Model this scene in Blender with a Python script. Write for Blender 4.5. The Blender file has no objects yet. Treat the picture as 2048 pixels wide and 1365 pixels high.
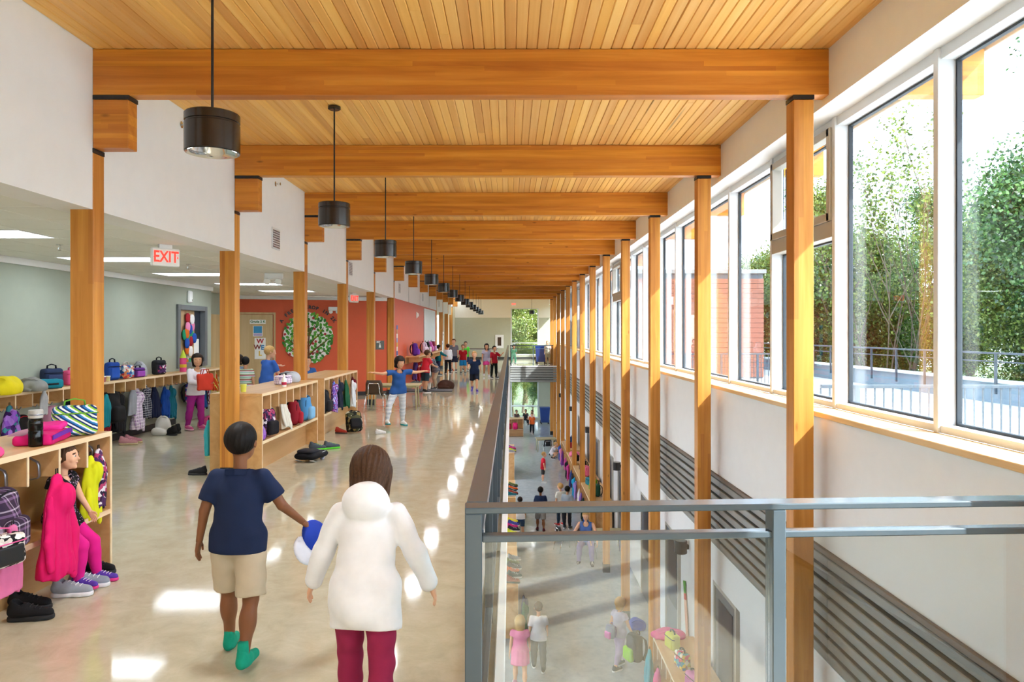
import bpy, math, random
import numpy as np
from mathutils import Vector, Matrix

random.seed(7)
RNG = np.random.default_rng(7)
S = bpy.context.scene
COL = S.collection
PI = math.pi

# ------------------------------------------------------------------ camera
EYE = 1.76
FPX = 1480.0
cam_data = bpy.data.cameras.new('camera')
cam_data.sensor_width = 36.0
cam_data.lens = FPX / 2048 * 36.0
cam_data.shift_x = 2.5 / 2048
cam_data.shift_y = -17.5 / 2048
cam_data.clip_start = 0.05
cam_data.clip_end = 400
camera = bpy.data.objects.new('camera', cam_data)
camera.location = (0, 0, EYE)
camera.rotation_euler = (PI / 2, 0, 0)
COL.objects.link(camera)
S.camera = camera

# ------------------------------------------------------------------ light
SUN_DIR = Vector((-1.0, 0.5, -1.07)).normalized()
world = bpy.data.worlds.new('world')
S.world = world
world.use_nodes = True
wn = world.node_tree
bg = wn.nodes['Background']
sky = wn.nodes.new('ShaderNodeTexSky')
sky.sky_type = 'NISHITA'
sky.sun_disc = False
sky.sun_elevation = math.asin(-SUN_DIR.z)
sky.sun_rotation = math.atan2(-SUN_DIR.x, -SUN_DIR.y)
sky.air_density = 1.0
sky.dust_density = 2.5
sky.ozone_density = 1.0
skm = wn.nodes.new('ShaderNodeMix')
skm.data_type = 'RGBA'
skm.inputs[0].default_value = 0.75
skg = wn.nodes.new('ShaderNodeVectorMath')
skg.operation = 'SCALE'
skg.inputs[3].default_value = 0.16
wn.links.new(sky.outputs[0], skg.inputs[0])
wn.links.new(skg.outputs[0], skm.inputs[6])
skm.inputs[7].default_value = (0.68, 0.86, 1.06, 1)      # thin bright haze
wn.links.new(skm.outputs[2], bg.inputs[0])
bg.inputs[1].default_value = 3.2

sun_data = bpy.data.lights.new('sun', 'SUN')
sun_data.energy = 7.8
sun_data.angle = math.radians(0.6)
sun_data.color = (0.94, 0.97, 1.0)
sun = bpy.data.objects.new('sun', sun_data)
sun.rotation_euler = SUN_DIR.to_track_quat('-Z', 'Y').to_euler()
sun.location = (30, -15, 36)
COL.objects.link(sun)

PENDANT_W = 16.0       # watts of each pendant lamp
TROFFER_E = 5.0        # emission of the ceiling troffers
LOWER_E = 24.0  # emission of the added, unseen fill panels below the slab

S.view_settings.view_transform = 'Standard'
S.view_settings.look = 'None'
S.view_settings.gamma = 1.0
S.view_settings.use_curve_mapping = False
S.view_settings.exposure = 1.0
S.cycles.max_bounces = 6
S.cycles.diffuse_bounces = 4
S.cycles.glossy_bounces = 2
S.cycles.adaptive_threshold = 0.2
S.cycles.transmission_bounces = 4
S.cycles.transparent_max_bounces = 12
S.cycles.caustics_reflective = False
S.cycles.caustics_refractive = False
S.cycles.sample_clamp_indirect = 6.0

# ------------------------------------------------------------------ materials
def lin(c):
    if isinstance(c, str):
        c = c.lstrip('#')
        c = [int(c[i:i + 2], 16) / 255 for i in (0, 2, 4)]
        c = [x / 12.92 if x <= 0.04045 else ((x + 0.055) / 1.055) ** 2.4 for x in c]
    return tuple(c[:3])

MATS = {}

class N:
    """small node-building helper on one material"""
    def __init__(self, name):
        self.m = bpy.data.materials.new(name)
        self.m.use_nodes = True
        self.t = self.m.node_tree
        self.b = self.t.nodes['Principled BSDF']
        self.out = self.t.nodes['Material Output']
    def n(self, kind, **kw):
        x = self.t.nodes.new('ShaderNode' + kind)
        for k, v in kw.items():
            setattr(x, k, v)
        return x
    def l(self, a, b):
        self.t.links.new(a, b)
    def coord(self, scale=(1, 1, 1), kind='Object', rot=(0, 0, 0)):
        tc = self.n('TexCoord'); mp = self.n('Mapping')
        mp.inputs['Scale'].default_value = scale
        mp.inputs['Rotation'].default_value = rot
        self.l(tc.outputs[kind], mp.inputs[0])
        return mp.outputs[0]
    def noise(self, vec, scale, detail=3, rough=0.55, dist=0.0):
        x = self.n('TexNoise')
        x.inputs['Scale'].default_value = scale
        x.inputs['Detail'].default_value = detail
        x.inputs['Roughness'].default_value = rough
        x.inputs['Distortion'].default_value = dist
        if vec is not None: self.l(vec, x.inputs['Vector'])
        return x.outputs['Fac']
    def ramp(self, fac, stops, interp='LINEAR'):
        r = self.n('ValToRGB')
        cr = r.color_ramp
        cr.interpolation = interp
        while len(cr.elements) < len(stops): cr.elements.new(0.5)
        for e, (p, c) in zip(cr.elements, stops):
            e.position = p
            e.color = (*lin(c), 1)
        self.l(fac, r.inputs[0])
        return r.outputs[0]
    def math(self, op, a, b=None, c=None):
        x = self.n('Math', operation=op)
        for i, v in enumerate((a, b, c)):
            if v is None: continue
            if hasattr(v, 'is_linked') or hasattr(v, 'links'): self.l(v, x.inputs[i])
            else: x.inputs[i].default_value = v
        return x.outputs[0]
    def mix(self, fac, a, b, mode='MIX'):
        x = self.n('Mix', data_type='RGBA', blend_type=mode)
        for i, v in ((0, fac), (6, a), (7, b)):
            if hasattr(v, 'links'): self.l(v, x.inputs[i])
            elif i == 0: x.inputs[0].default_value = v
            else: x.inputs[i].default_value = (*lin(v), 1)
        return x.outputs[2]
    def base(self, v):
        if hasattr(v, 'links'): self.l(v, self.b.inputs['Base Color'])
        else: self.b.inputs['Base Color'].default_value = (*lin(v), 1)
    def bump(self, h, strength=0.2, dist=0.01):
        x = self.n('Bump')
        x.inputs['Strength'].default_value = strength
        x.inputs['Distance'].default_value = dist
        self.l(h, x.inputs['Height'])
        self.l(x.outputs[0], self.b.inputs['Normal'])
    def set(self, rough=0.5, metal=0.0, spec=0.5):
        self.b.inputs['Roughness'].default_value = rough
        self.b.inputs['Metallic'].default_value = metal
        self.b.inputs['Specular IOR Level'].default_value = spec
        return self.m

def plain(name, col, rough=0.6, metal=0.0, spec=0.5, var=0.04, nscale=6.0):
    if name in MATS: return MATS[name]
    q = N(name)
    c = lin(col)
    f = q.noise(q.coord(), nscale, 3)
    lo = tuple(max(0, x * (1 - var)) for x in c); hi = tuple(min(1, x * (1 + var)) for x in c)
    q.base(q.ramp(f, [(0.3, lo), (0.7, hi)]))
    MATS[name] = q.set(rough, metal, spec)
    return MATS[name]

def fabric(col, rough=0.85):
    name = 'fabric_' + col.lstrip('#')
    if name in MATS: return MATS[name]
    q = N(name)
    c = lin(col)
    v = q.coord()
    f = q.noise(v, 9, 4)
    q.base(q.ramp(f, [(0.25, tuple(x * 0.93 for x in c)), (0.75, tuple(min(1, x * 1.06) for x in c))]))
    MATS[name] = q.set(rough, 0, 0.25)
    return MATS[name]

def blotch(name, cols, scale=14, rough=0.8, cell=True):
    """printed cloth: several colours in cells"""
    if name in MATS: return MATS[name]
    q = N(name)
    v = q.coord()
    if cell:
        x = q.n('TexVoronoi'); x.inputs['Scale'].default_value = scale; q.l(v, x.inputs['Vector'])
        sep = q.n('SeparateColor'); q.l(x.outputs['Color'], sep.inputs[0]); f = sep.outputs[0]
    else:
        f = q.noise(v, scale, 2, 0.5, 0.8)
    n = len(cols)
    if cell:
        st = [(i / n, c) for i, c in enumerate(cols)]
    else:
        st = [(0.32 + 0.36 * i / n, c) for i, c in enumerate(cols)]
    q.base(q.ramp(f, st, 'CONSTANT'))
    MATS[name] = q.set(rough, 0, 0.25)
    return MATS[name]

def stripes(name, cols, freq, axis=2, rough=0.8, rot=(0, 0, 0)):
    if name in MATS: return MATS[name]
    q = N(name)
    v = q.coord(rot=rot)
    sp = q.n('SeparateXYZ'); q.l(v, sp.inputs[0])
    f = q.math('FRACT', q.math('MULTIPLY', sp.outputs[axis], freq))
    n = len(cols)
    q.base(q.ramp(f, [(i / n, c) for i, c in enumerate(cols)], 'CONSTANT'))
    MATS[name] = q.set(rough, 0, 0.25)
    return MATS[name]

def plaid(name, base, line, line2, fx=9, fz=9, rough=0.85):
    if name in MATS: return MATS[name]
    q = N(name)
    sp = q.n('SeparateXYZ'); q.l(q.coord(), sp.inputs[0])
    sx = q.math('ADD', sp.outputs[0], sp.outputs[1])
    a = q.math('FRACT', q.math('MULTIPLY', sx, fx))
    b = q.math('FRACT', q.math('MULTIPLY', sp.outputs[2], fz))
    ca = q.ramp(a, [(0, base), (0.45, line), (0.62, base), (0.8, line2), (0.9, base)], 'CONSTANT')
    cb = q.ramp(b, [(0, base), (0.45, line), (0.62, base), (0.8, line2), (0.9, base)], 'CONSTANT')
    q.base(q.mix(0.5, ca, cb))
    MATS[name] = q.set(rough, 0, 0.2)
    return MATS[name]

def wood(name, dark, mid, light, axis=1, grain=1.0, rough=0.45, lam=0.0, lam_axis=2, knots=True, spec=0.35, rnd=0.25):
    """straight-grained timber; lam = thickness of glued laminations along lam_axis (0: none)"""
    q = N(name)
    sc = [11.0 * grain] * 3
    sc[axis] = 0.7 * grain
    v = q.coord(tuple(sc))
    oi = q.n('ObjectInfo')
    off = q.n('VectorMath', operation='SCALE')
    cb = q.n('CombineXYZ')
    for i in range(3): q.l(oi.outputs['Random'], cb.inputs[i])
    q.l(cb.outputs[0], off.inputs[0]); off.inputs[3].default_value = 37.0
    av = q.n('VectorMath', operation='ADD'); q.l(v, av.inputs[0]); q.l(off.outputs[0], av.inputs[1])
    f = q.noise(av.outputs[0], 1.0, 5, 0.6, 0.6)
    col = q.ramp(f, [(0.28, dark), (0.5, mid), (0.74, light)])
    val = oi.outputs['Random']
    if lam:
        sp = q.n('SeparateXYZ'); q.l(q.coord(), sp.inputs[0])
        a = q.math('FLOOR', q.math('DIVIDE', sp.outputs[lam_axis], lam))
        w1 = q.n('TexWhiteNoise', noise_dimensions='2D')
        cc = q.n('CombineXYZ'); q.l(a, cc.inputs[0]); q.l(oi.outputs['Random'], cc.inputs[1])
        q.l(cc.outputs[0], w1.inputs['Vector'])
        along = q.math('FLOOR', q.math('ADD', q.math('DIVIDE', sp.outputs[axis], 2.3), q.math('MULTIPLY', w1.outputs['Value'], 7.0)))
        w2 = q.n('TexWhiteNoise', noise_dimensions='3D')
        c2 = q.n('CombineXYZ'); q.l(a, c2.inputs[0]); q.l(along, c2.inputs[1]); q.l(oi.outputs['Random'], c2.inputs[2])
        q.l(c2.outputs[0], w2.inputs['Vector'])
        val = w2.outputs['Value']
    hs = q.n('HueSaturation')
    hs.inputs['Saturation'].default_value = 1.0
    q.l(q.math('ADD', q.math('MULTIPLY', val, rnd), 1.0 - rnd / 2), hs.inputs['Value'])
    q.l(q.math('ADD', q.math('MULTIPLY', val, 0.012), 0.494), hs.inputs['Hue'])
    q.l(col, hs.inputs['Color'])
    res = hs.outputs[0]
    if knots:
        ks = [4.5] * 3; ks[axis] = 1.6
        vo = q.n('TexVoronoi'); vo.inputs['Scale'].default_value = 1.0
        av2 = q.n('VectorMath', operation='ADD'); q.l(q.coord(tuple(ks)), av2.inputs[0]); q.l(off.outputs[0], av2.inputs[1])
        q.l(av2.outputs[0], vo.inputs['Vector'])
        k = q.ramp(vo.outputs['Distance'], [(0.03, (1, 1, 1)), (0.085, (0, 0, 0))])
        res = q.mix(q.math('MULTIPLY', k, 0.7), res, dark_of(dark))
    q.base(res)
    MATS[name] = q.set(rough, 0, spec)
    return MATS[name]

def dark_of(c):
    return tuple(x * 0.35 for x in lin(c))

def emit(name, col, strength):
    q = N(name)
    q.b.inputs['Emission Color'].default_value = (*lin(col), 1)
    q.b.inputs['Emission Strength'].default_value = strength
    q.base(col)
    MATS[name] = q.set(0.5)
    return MATS[name]

def glassy(name, tint, ior=1.5, rough=0.0, body=None, body_amt=0.0):
    q = N(name)
    tr = q.n('BsdfTransparent'); tr.inputs[0].default_value = (*tint, 1)
    gl = q.n('BsdfGlossy'); gl.inputs['Roughness'].default_value = rough
    lw = q.n('LayerWeight'); lw.inputs[0].default_value = 0.5
    r0 = ((ior - 1) / (ior + 1)) ** 2
    fr = q.math('ADD', q.math('MULTIPLY', q.math('POWER', lw.outputs['Facing'], 5.0), 1 - r0), r0)
    mx = q.n('MixShader')
    q.l(fr, mx.inputs[0]); q.l(tr.outputs[0], mx.inputs[1]); q.l(gl.outputs[0], mx.inputs[2])
    last = mx.outputs[0]
    if body_amt:
        df = q.n('BsdfDiffuse'); df.inputs[0].default_value = (*lin(body), 1)
        m2 = q.n('MixShader'); m2.inputs[0].default_value = body_amt
        q.l(last, m2.inputs[1]); q.l(df.outputs[0], m2.inputs[2]); last = m2.outputs[0]
    q.l(last, q.out.inputs[0])
    MATS[name] = q.m
    return q.m

M = MATS
wood('beam', '#b97025', '#cf8430', '#df9840', axis=0, lam=0.038, lam_axis=2, rough=0.42, rnd=0.24)
wood('post', '#b6732d', '#c8853b', '#d7974b', axis=2, lam=0.04, lam_axis=0, rough=0.45, rnd=0.25)
wood('plank', '#e0a352', '#ecb565', '#f3c47a', axis=1, rough=0.5, rnd=0.24)
wood('maple', '#c4945c', '#d2a56e', '#ddb480', axis=1, grain=0.6, rough=0.35, knots=False, rnd=0.06)
wood('maple_edge', '#e2c196', '#eed3ab', '#f5e0bf', axis=1, grain=0.6, rough=0.4, knots=False, rnd=0.06)
wood('sillwood', '#d9ae78', '#e6c08e', '#f0d0a2', axis=1, grain=0.6, rough=0.35, knots=False, rnd=0.06)
wood('doorwood', '#b99a6d', '#c7a97d', '#d2b68c', axis=2, grain=0.5, rough=0.4, knots=False, rnd=0.06)
plain('white', '#f0f2f4', 0.6, var=0.012)
plain('cream', '#efe9da', 0.6, var=0.012)
plain('green_wall', '#a9b1a2', 0.6, var=0.02)
plain('far_wall', '#bdbfa9', 0.6, var=0.02)
plain('red_wall', '#d6582f', 0.55, var=0.02)
plain('trim_white', '#f4f5f5', 0.45, var=0.01)
plain('black', '#1b1c1f', 0.4, var=0.1)
plain('black_base', '#26282a', 0.5, var=0.1)
plain('steel_dark', '#2b3340', 0.4, metal=0.2, var=0.06)
plain('tile', '#eef0ec', 0.8, var=0.015, nscale=60)
plain('tile_gap', '#9aa09c', 0.7)
plain('frame_white', '#dfe3e6', 0.4, var=0.01)
plain('frame_grey', '#b7b3a9', 0.45, var=0.02)
plain('gasket', '#2a343c', 0.5)
plain('chrome', '#d9dcdf', 0.14, metal=1.0, var=0.01)
plain('steel', '#9a9ca6', 0.3, metal=0.8, var=0.03)
plain('rail_paint', '#54626a', 0.22, spec=0.6, var=0.03)
plain('rail_dark', '#4a555d', 0.32, spec=0.5, var=0.05)
plain('pendant', '#231c18', 0.22, spec=0.6, var=0.08)
plain('slat', '#8f908c', 0.45, metal=0.15, var=0.04)
plain('slat_cap', '#6b5c51', 0.5)
plain('door_grey', '#6d7276', 0.5)
plain('terrace', '#d2d2ce', 0.85, var=0.05)
plain('parapet', '#7d8d98', 0.8, var=0.04)
plain('parapet_cap', '#d4d7d8', 0.6)
plain('table_top', '#b9ae86', 0.35)
plain('seat_brown', '#4a3626', 0.4)
plain('blue_bin', '#27458f', 0.4)
plain('ground', '#55613f', 0.9, var=0.3)
plain('sign_grey', '#5e635f', 0.5)
plain('paper', '#f4f4f0', 0.7, var=0.02)
plain('skin_a', '#e3b08f', 0.5, spec=0.3, var=0.05)
plain('skin_b', '#8a5a3c', 0.5, spec=0.3, var=0.05)
plain('skin_c', '#cf9a76', 0.5, spec=0.3, var=0.05)
plain('eye_white', '#f2efec', 0.2)
plain('eye_dark', '#2a1c14', 0.15)
plain('lips', '#b5605a', 0.5)
plain('bark', '#6d5f4f', 0.9, var=0.3)
plain('bark_pale', '#a59c8c', 0.9, var=0.25)
glassy('window_glass', (0.985, 0.99, 0.985), 1.5)
glassy('rail_glass', (0.92, 0.95, 0.94), 1.85)
glassy('bottle_smoke', (0.16, 0.14, 0.13), 1.5)
emit('bulb', '#fff8ea', 8.0)
emit('troffer_lens', '#ecf6ff', TROFFER_E)
emit('lower_fill_lens', '#f7fbff', LOWER_E)
emit('exit_red', '#ff2a18', 0.9)

def hair_mat(name, col):
    q = N(name)
    f = q.noise(q.coord((60, 60, 6)), 1.0, 4)
    c = lin(col)
    q.base(q.ramp(f, [(0.3, tuple(x * 0.6 for x in c)), (0.7, tuple(min(1, x * 1.35) for x in c))]))
    q.bump(f, 0.3, 0.003)
    MATS[name] = q.set(0.6, 0, 0.2)
hair_mat('hair_dark', '#241812'); hair_mat('hair_brown', '#4c3322'); hair_mat('hair_blond', '#c39b62'); hair_mat('hair_black', '#15110f')

def make_floor(name, c1, c2, c3, rough, bump=0.05):
    q = N(name)
    v = q.coord()
    f = q.noise(v, 5.0, 6, 0.7, 0.5)
    g = q.noise(v, 0.8, 2)
    a = q.ramp(f, [(0.3, c1), (0.5, c2), (0.72, c3)])
    q.base(q.mix(q.math('MULTIPLY', g, 0.25), a, c1))
    w = q.noise(v, 1.6, 2)
    r = q.noise(v, 3.0, 3)
    q.l(q.math('ADD', q.math('MULTIPLY', r, 0.06), rough - 0.03), q.b.inputs['Roughness'])
    q.bump(w, bump, 0.02)
    q.b.inputs['Specular IOR Level'].default_value = 0.55
    MATS[name] = q.m
make_floor('floor_upper', '#b7ae95', '#c4bca3', '#d0c9b3', 0.07, 0.05)
make_floor('floor_lower', '#9aa2a8', '#a6aeb3', '#b1b8bc', 0.12, 0.04)

def leaf_mat(name, cols):
    q = N(name)
    ge = q.n('NewGeometry')
    c = q.ramp(ge.outputs['Random Per Island'], [(i / (len(cols) - 1), x) for i, x in enumerate(cols)])
    df = q.n('BsdfDiffuse'); tl = q.n('BsdfTranslucent'); gl = q.n('BsdfGlossy')
    gl.inputs['Roughness'].default_value = 0.35
    q.l(c, df.inputs[0]); q.l(c, tl.inputs[0])
    m1 = q.n('MixShader'); m1.inputs[0].default_value = 0.35
    q.l(df.outputs[0], m1.inputs[1]); q.l(tl.outputs[0], m1.inputs[2])
    m2 = q.n('MixShader'); m2.inputs[0].default_value = 0.06
    q.l(m1.outputs[0], m2.inputs[1]); q.l(gl.outputs[0], m2.inputs[2])
    q.l(m2.outputs[0], q.out.inputs[0])
    MATS[name] = q.m
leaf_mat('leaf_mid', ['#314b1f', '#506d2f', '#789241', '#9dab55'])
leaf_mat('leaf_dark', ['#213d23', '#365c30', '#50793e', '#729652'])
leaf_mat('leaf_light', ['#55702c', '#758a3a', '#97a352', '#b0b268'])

# ------------------------------------------------------------------ mesh helpers
def link(o, parent=None):
    COL.objects.link(o)
    if parent is not None: o.parent = parent
    return o

def tag(o, label=None, cat=None, group=None, kind=None):
    if label: o['label'] = label
    if cat: o['category'] = cat
    if group: o['group'] = group
    if kind: o['kind'] = kind
    return o

def empty(name, loc=(0, 0, 0), rz=0.0, label=None, cat=None, group=None, kind=None):
    o = bpy.data.objects.new(name, None)
    o.empty_display_size = 0.1
    o.location = loc
    o.rotation_euler = (0, 0, rz)
    link(o)
    return tag(o, label, cat, group, kind)

def mesh_np(name, v, f, mat=None, smooth=False):
    me = bpy.data.meshes.new(name)
    v = np.asarray(v, dtype=np.float32); 
    if isinstance(f, np.ndarray):
        k = f.shape[1]
        me.vertices.add(len(v)); me.vertices.foreach_set('co', v.ravel())
        me.loops.add(f.size); me.loops.foreach_set('vertex_index', f.astype(np.int32).ravel())
        me.polygons.add(len(f))
        me.polygons.foreach_set('loop_start', np.arange(0, f.size, k, dtype=np.int32))
        me.update(calc_edges=True)
    else:
        me.from_pydata([tuple(map(float, x)) for x in v], [], f)
        me.update()
    if smooth:
        me.polygons.foreach_set('use_smooth', np.ones(len(me.polygons), dtype=bool))
    if mat is not None: me.materials.append(MATS[mat] if isinstance(mat, str) else mat)
    return me

def obj(name, me, parent=None, loc=None, rot=None, mat=None):
    o = bpy.data.objects.new(name, me)
    link(o, parent)
    if loc is not None: o.location = loc
    if rot is not None: o.rotation_euler = rot
    if mat is not None:
        m = MATS[mat] if isinstance(mat, str) else mat
        if len(me.materials) == 0: me.materials.append(None)
        o.material_slots[0].link = 'OBJECT'
        o.material_slots[0].material = m
    return o

class MB:
    def __init__(self):
        self.v = []; self.f = []
    def _add(self, vs, fs, mtx=None):
        k = len(self.v)
        if mtx is not None: vs = [tuple(mtx @ Vector(p)) for p in vs]
        self.v += [tuple(p) for p in vs]
        self.f += [tuple(i + k for i in q) for q in fs]
        return self
    def box(self, x0, x1, y0, y1, z0, z1, c=0.0, mtx=None):
        if x1 < x0: x0, x1 = x1, x0
        if y1 < y0: y0, y1 = y1, y0
        if z1 < z0: z0, z1 = z1, z0
        if c <= 0:
            vs = [(x, y, z) for x in (x0, x1) for y in (y0, y1) for z in (z0, z1)]
            fs = [(0, 1, 3, 2), (4, 6, 7, 5), (0, 4, 5, 1), (2, 3, 7, 6), (0, 2, 6, 4), (1, 5, 7, 3)]
            return self._add(vs, fs, mtx)
        c = min(c, (x1 - x0) / 2.01, (y1 - y0) / 2.01, (z1 - z0) / 2.01)
        X, Y, Z = (x0, x1), (y0, y1), (z0, z1)
        vs = []; idx = {}
        for i in (0, 1):
            for j in (0, 1):
                for k in (0, 1):
                    p = [X[i], Y[j], Z[k]]
                    ins = [c if i == 0 else -c, c if j == 0 else -c, c if k == 0 else -c]
                    for a in range(3):     # vertex lying on the face of axis a
                        w = list(p)
                        for b in range(3):
                            if b != a: w[b] += ins[b]
                        idx[(i, j, k, a)] = len(vs); vs.append(tuple(w))
        fs = []
        def key(a, s, b, u, cc, t):
            q = [0, 0, 0]; q[a] = s; q[b] = u; q[cc] = t
            return (*q, a)
        for a in range(3):
            b, cc = (a + 1) % 3, (a + 2) % 3
            for s in (0, 1):
                L = [idx[key(a, s, b, u, cc, t)] for u, t in ((0, 0), (1, 0), (1, 1), (0, 1))]
                fs.append(tuple(L if s else L[::-1]))
        for a in range(3):           # edge strips run along axis a
            b, cc = (a + 1) % 3, (a + 2) % 3
            for u in (0, 1):
                for t in (0, 1):
                    def g(s, face):
                        q = [0, 0, 0]; q[a] = s; q[b] = u; q[cc] = t
                        return idx[(*q, face)]
                    L = [g(0, b), g(1, b), g(1, cc), g(0, cc)]
                    if (u + t) % 2 == 0: L = L[::-1]
                    fs.append(tuple(L))
        for i in (0, 1):
            for j in (0, 1):
                for k in (0, 1):
                    L = [idx[(i, j, k, a)] for a in range(3)]
                    if (i + j + k) % 2 == 0: L = L[::-1]
                    fs.append(tuple(L))
        return self._add(vs, fs, mtx)
    def lathe(self, prof, n=24, mtx=None, close=True):
        """prof: list of (r, z) from bottom to top, axis Z"""
        vs = []; fs = []
        for r, z in prof:
            for i in range(n):
                a = 2 * PI * i / n
                vs.append((r * math.cos(a), r * math.sin(a), z))
        for k in range(len(prof) - 1):
            for i in range(n):
                j = (i + 1) % n
                fs.append((k * n + i, k * n + j, (k + 1) * n + j, (k + 1) * n + i))
        if close:
            fs.append(tuple(range(n))[::-1])
            fs.append(tuple((len(prof) - 1) * n + i for i in range(n)))
        return self._add(vs, fs, mtx)
    def rings(self, prof, n=32, mtx=None):
        for a, b in zip(prof[:-1], prof[1:]): self.lathe([a, b], n, mtx, close=False)
        return self
    def tube(self, pts, r, n=8, cap=True):
        """round tube along points; r a number or list"""
        pts = [Vector(p) for p in pts]
        rs = r if isinstance(r, (list, tuple)) else [r] * len(pts)
        vs = []; fs = []
        up = None
        for i, p in enumerate(pts):
            if i == 0: d = pts[1] - p
            elif i == len(pts) - 1: d = p - pts[i - 1]
            else: d = (pts[i + 1] - pts[i - 1])
            d.normalize()
            if up is None:
                up = Vector((0, 0, 1)) if abs(d.z) < 0.9 else Vector((1, 0, 0))
            s = d.cross(up).normalized(); up = s.cross(d).normalized()
            for k in range(n):
                a = 2 * PI * k / n
                vs.append(tuple(p + (s * math.cos(a) + up * math.sin(a)) * rs[i]))
        for i in range(len(pts) - 1):
            for k in range(n):
                j = (k + 1) % n
                fs.append((i * n + k, i * n + j, (i + 1) * n + j, (i + 1) * n + k))
        if cap:
            fs.append(tuple(range(n))[::-1]); fs.append(tuple((len(pts) - 1) * n + k for k in range(n)))
        return self._add(vs, fs)
    def ribbon(self, pts, w, t, side=(1, 0, 0)):
        """flat strap of width w (along side) and thickness t along points"""
        pts = [Vector(p) for p in pts]; sd = Vector(side).normalized()
        vs = []; fs = []
        for i, p in enumerate(pts):
            d = (pts[min(i + 1, len(pts) - 1)] - pts[max(i - 1, 0)]).normalized()
            nrm = d.cross(sd).normalized()
            for a, b in ((-1, -1), (1, -1), (1, 1), (-1, 1)):
                vs.append(tuple(p + sd * (a * w / 2) + nrm * (b * t / 2)))
        for i in range(len(pts) - 1):
            for k in range(4):
                j = (k + 1) % 4
                fs.append((i * 4 + k, i * 4 + j, (i + 1) * 4 + j, (i + 1) * 4 + k))
        fs.append((3, 2, 1, 0)); q = (len(pts) - 1) * 4
        fs.append((q, q + 1, q + 2, q + 3))
        return self._add(vs, fs)
    def prism(self, poly, h, mtx=None):
        """polygon in XY extruded along +Z by h"""
        n = len(poly)
        vs = [(x, y, 0) for x, y in poly] + [(x, y, h) for x, y in poly]
        fs = [tuple(range(n))[::-1], tuple(range(n, 2 * n))]
        for i in range(n):
            j = (i + 1) % n
            fs.append((i, j, n + j, n + i))
        return self._add(vs, fs, mtx)
    def mesh(self, name, mat, smooth=False):
        return mesh_np(name, self.v, self.f, mat, smooth)
    def build(self, name, mat, parent=None, loc=None, rot=None, smooth=False):
        return obj(name, self.mesh(name, mat, smooth), parent, loc, rot)

def bx(name, mat, dims, parent=None, c=0.0, **kw):
    return MB().box(*dims, c=c).build(name, mat, parent, **kw)

def text(name, body, size, mat, parent=None, loc=(0, 0, 0), rot=(PI / 2, 0, 0), depth=0.002, bold=0.0, scale=(1, 1, 1), align='CENTER'):
    cu = bpy.data.curves.new(name, 'FONT')
    cu.body = body; cu.size = size; cu.extrude = depth; cu.offset = bold
    cu.align_x = align; cu.align_y = 'CENTER'
    cu.resolution_u = 3
    tmp = bpy.data.objects.new('tmp_text', cu)
    me = bpy.data.meshes.new_from_object(tmp)
    bpy.data.objects.remove(tmp)
    me.name = name
    me.materials.clear(); me.materials.append(MATS[mat])
    o = obj(name, me, parent, loc, rot)
    o.scale = scale
    return o

def copy_tree(o, parent=None):
    c = o.copy(); COL.objects.link(c)
    if parent is not None: c.parent = parent
    for ch in list(o.children): copy_tree(ch, c)
    return c

ORD = ['first', 'second', 'third', 'fourth', 'fifth', 'sixth', 'seventh', 'eighth', 'ninth', 'tenth', 'eleventh', 'twelfth', 'thirteenth', 'fourteenth', 'fifteenth', 'sixteenth', 'seventeenth', 'eighteenth']

def wpos(px, py, y):
    """world point at depth y under photo pixel (for laying out real positions)"""
    return ((px - 1021.5) / FPX * y, y, EYE - (py - 665) / FPX * y)
# ================================================================== structure
XL, XR = -3.30, 2.51           # inner faces of the left bulkhead and of the window wall
ZC = 4.00                      # timber ceiling
BAY = 3.0
Y0 = 5.84                      # first beam in view
YB, YF = -6.0, 49.0            # ends of the hall
LOWZ = -4.04                   # lower floor
SOF = 2.731                    # underside of the bulkhead
def bay(k): return Y0 + BAY * k

# ---- floors
m = MB()
m.box(-8.2, -0.04, YB, YF, -0.35, 0)
m.box(-0.04, XR, YB, 3.35, -0.35, 0)
m.box(-0.04, XR, 38.9, YF, -0.35, 0)
tag(m.build('floor', 'floor_upper'), 'glossy mottled beige sheet floor of the upper hall', 'floor', kind='structure')
tag(bx('floor_lower', 'floor_lower', (-8.2, 3.2, YB, YF + 0.3, LOWZ - 0.2, LOWZ)), 'polished grey floor of the lower hall', 'floor', kind='structure')
m = MB()
m.box(-8.2, -0.06, YB, YF, -0.86, -0.352)
m.box(-0.06, XR, YB, 3.33, -0.86, -0.352)
m.box(-0.06, XR, 39.0, YF, -0.86, -0.352)
tag(m.build('ceiling_lower', 'white'), 'white underside of the upper floor over the lower hall', 'ceiling', kind='structure')
tag(bx('trim_1', 'trim_white', (-0.085, -0.03, 3.35, 38.9, -0.02, 0.05), c=0.006), 'white kerb along the floor edge beside the open void', 'trim', kind='structure')

# ---- timber ceiling with single boards
ceil = tag(bx('ceiling', 'plank', (-3.32, 3.74, YB, YF, 4.034, 4.32)), 'golden pine board ceiling of the hall', 'ceiling', kind='structure')
PW = 0.0835
pm = MB()
pm._add([(-PW / 2 + .002, -.5, .034), (PW / 2 - .002, -.5, .034), (PW / 2 - .0005, -.5, .008), (PW / 2 - .007, -.5, 0), (-PW / 2 + .007, -.5, 0), (-PW / 2 + .0005, -.5, .008),
         (-PW / 2 + .002, .5, .034), (PW / 2 - .002, .5, .034), (PW / 2 - .0005, .5, .008), (PW / 2 - .007, .5, 0), (-PW / 2 + .007, .5, 0), (-PW / 2 + .0005, .5, .008)],
        [(0, 1, 2, 3, 4, 5), (11, 10, 9, 8, 7, 6)] + [(i, 6 + i, 6 + (i + 1) % 6, (i + 1) % 6) for i in range(6)])
plank_me = pm.mesh('plank', 'plank')
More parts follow.
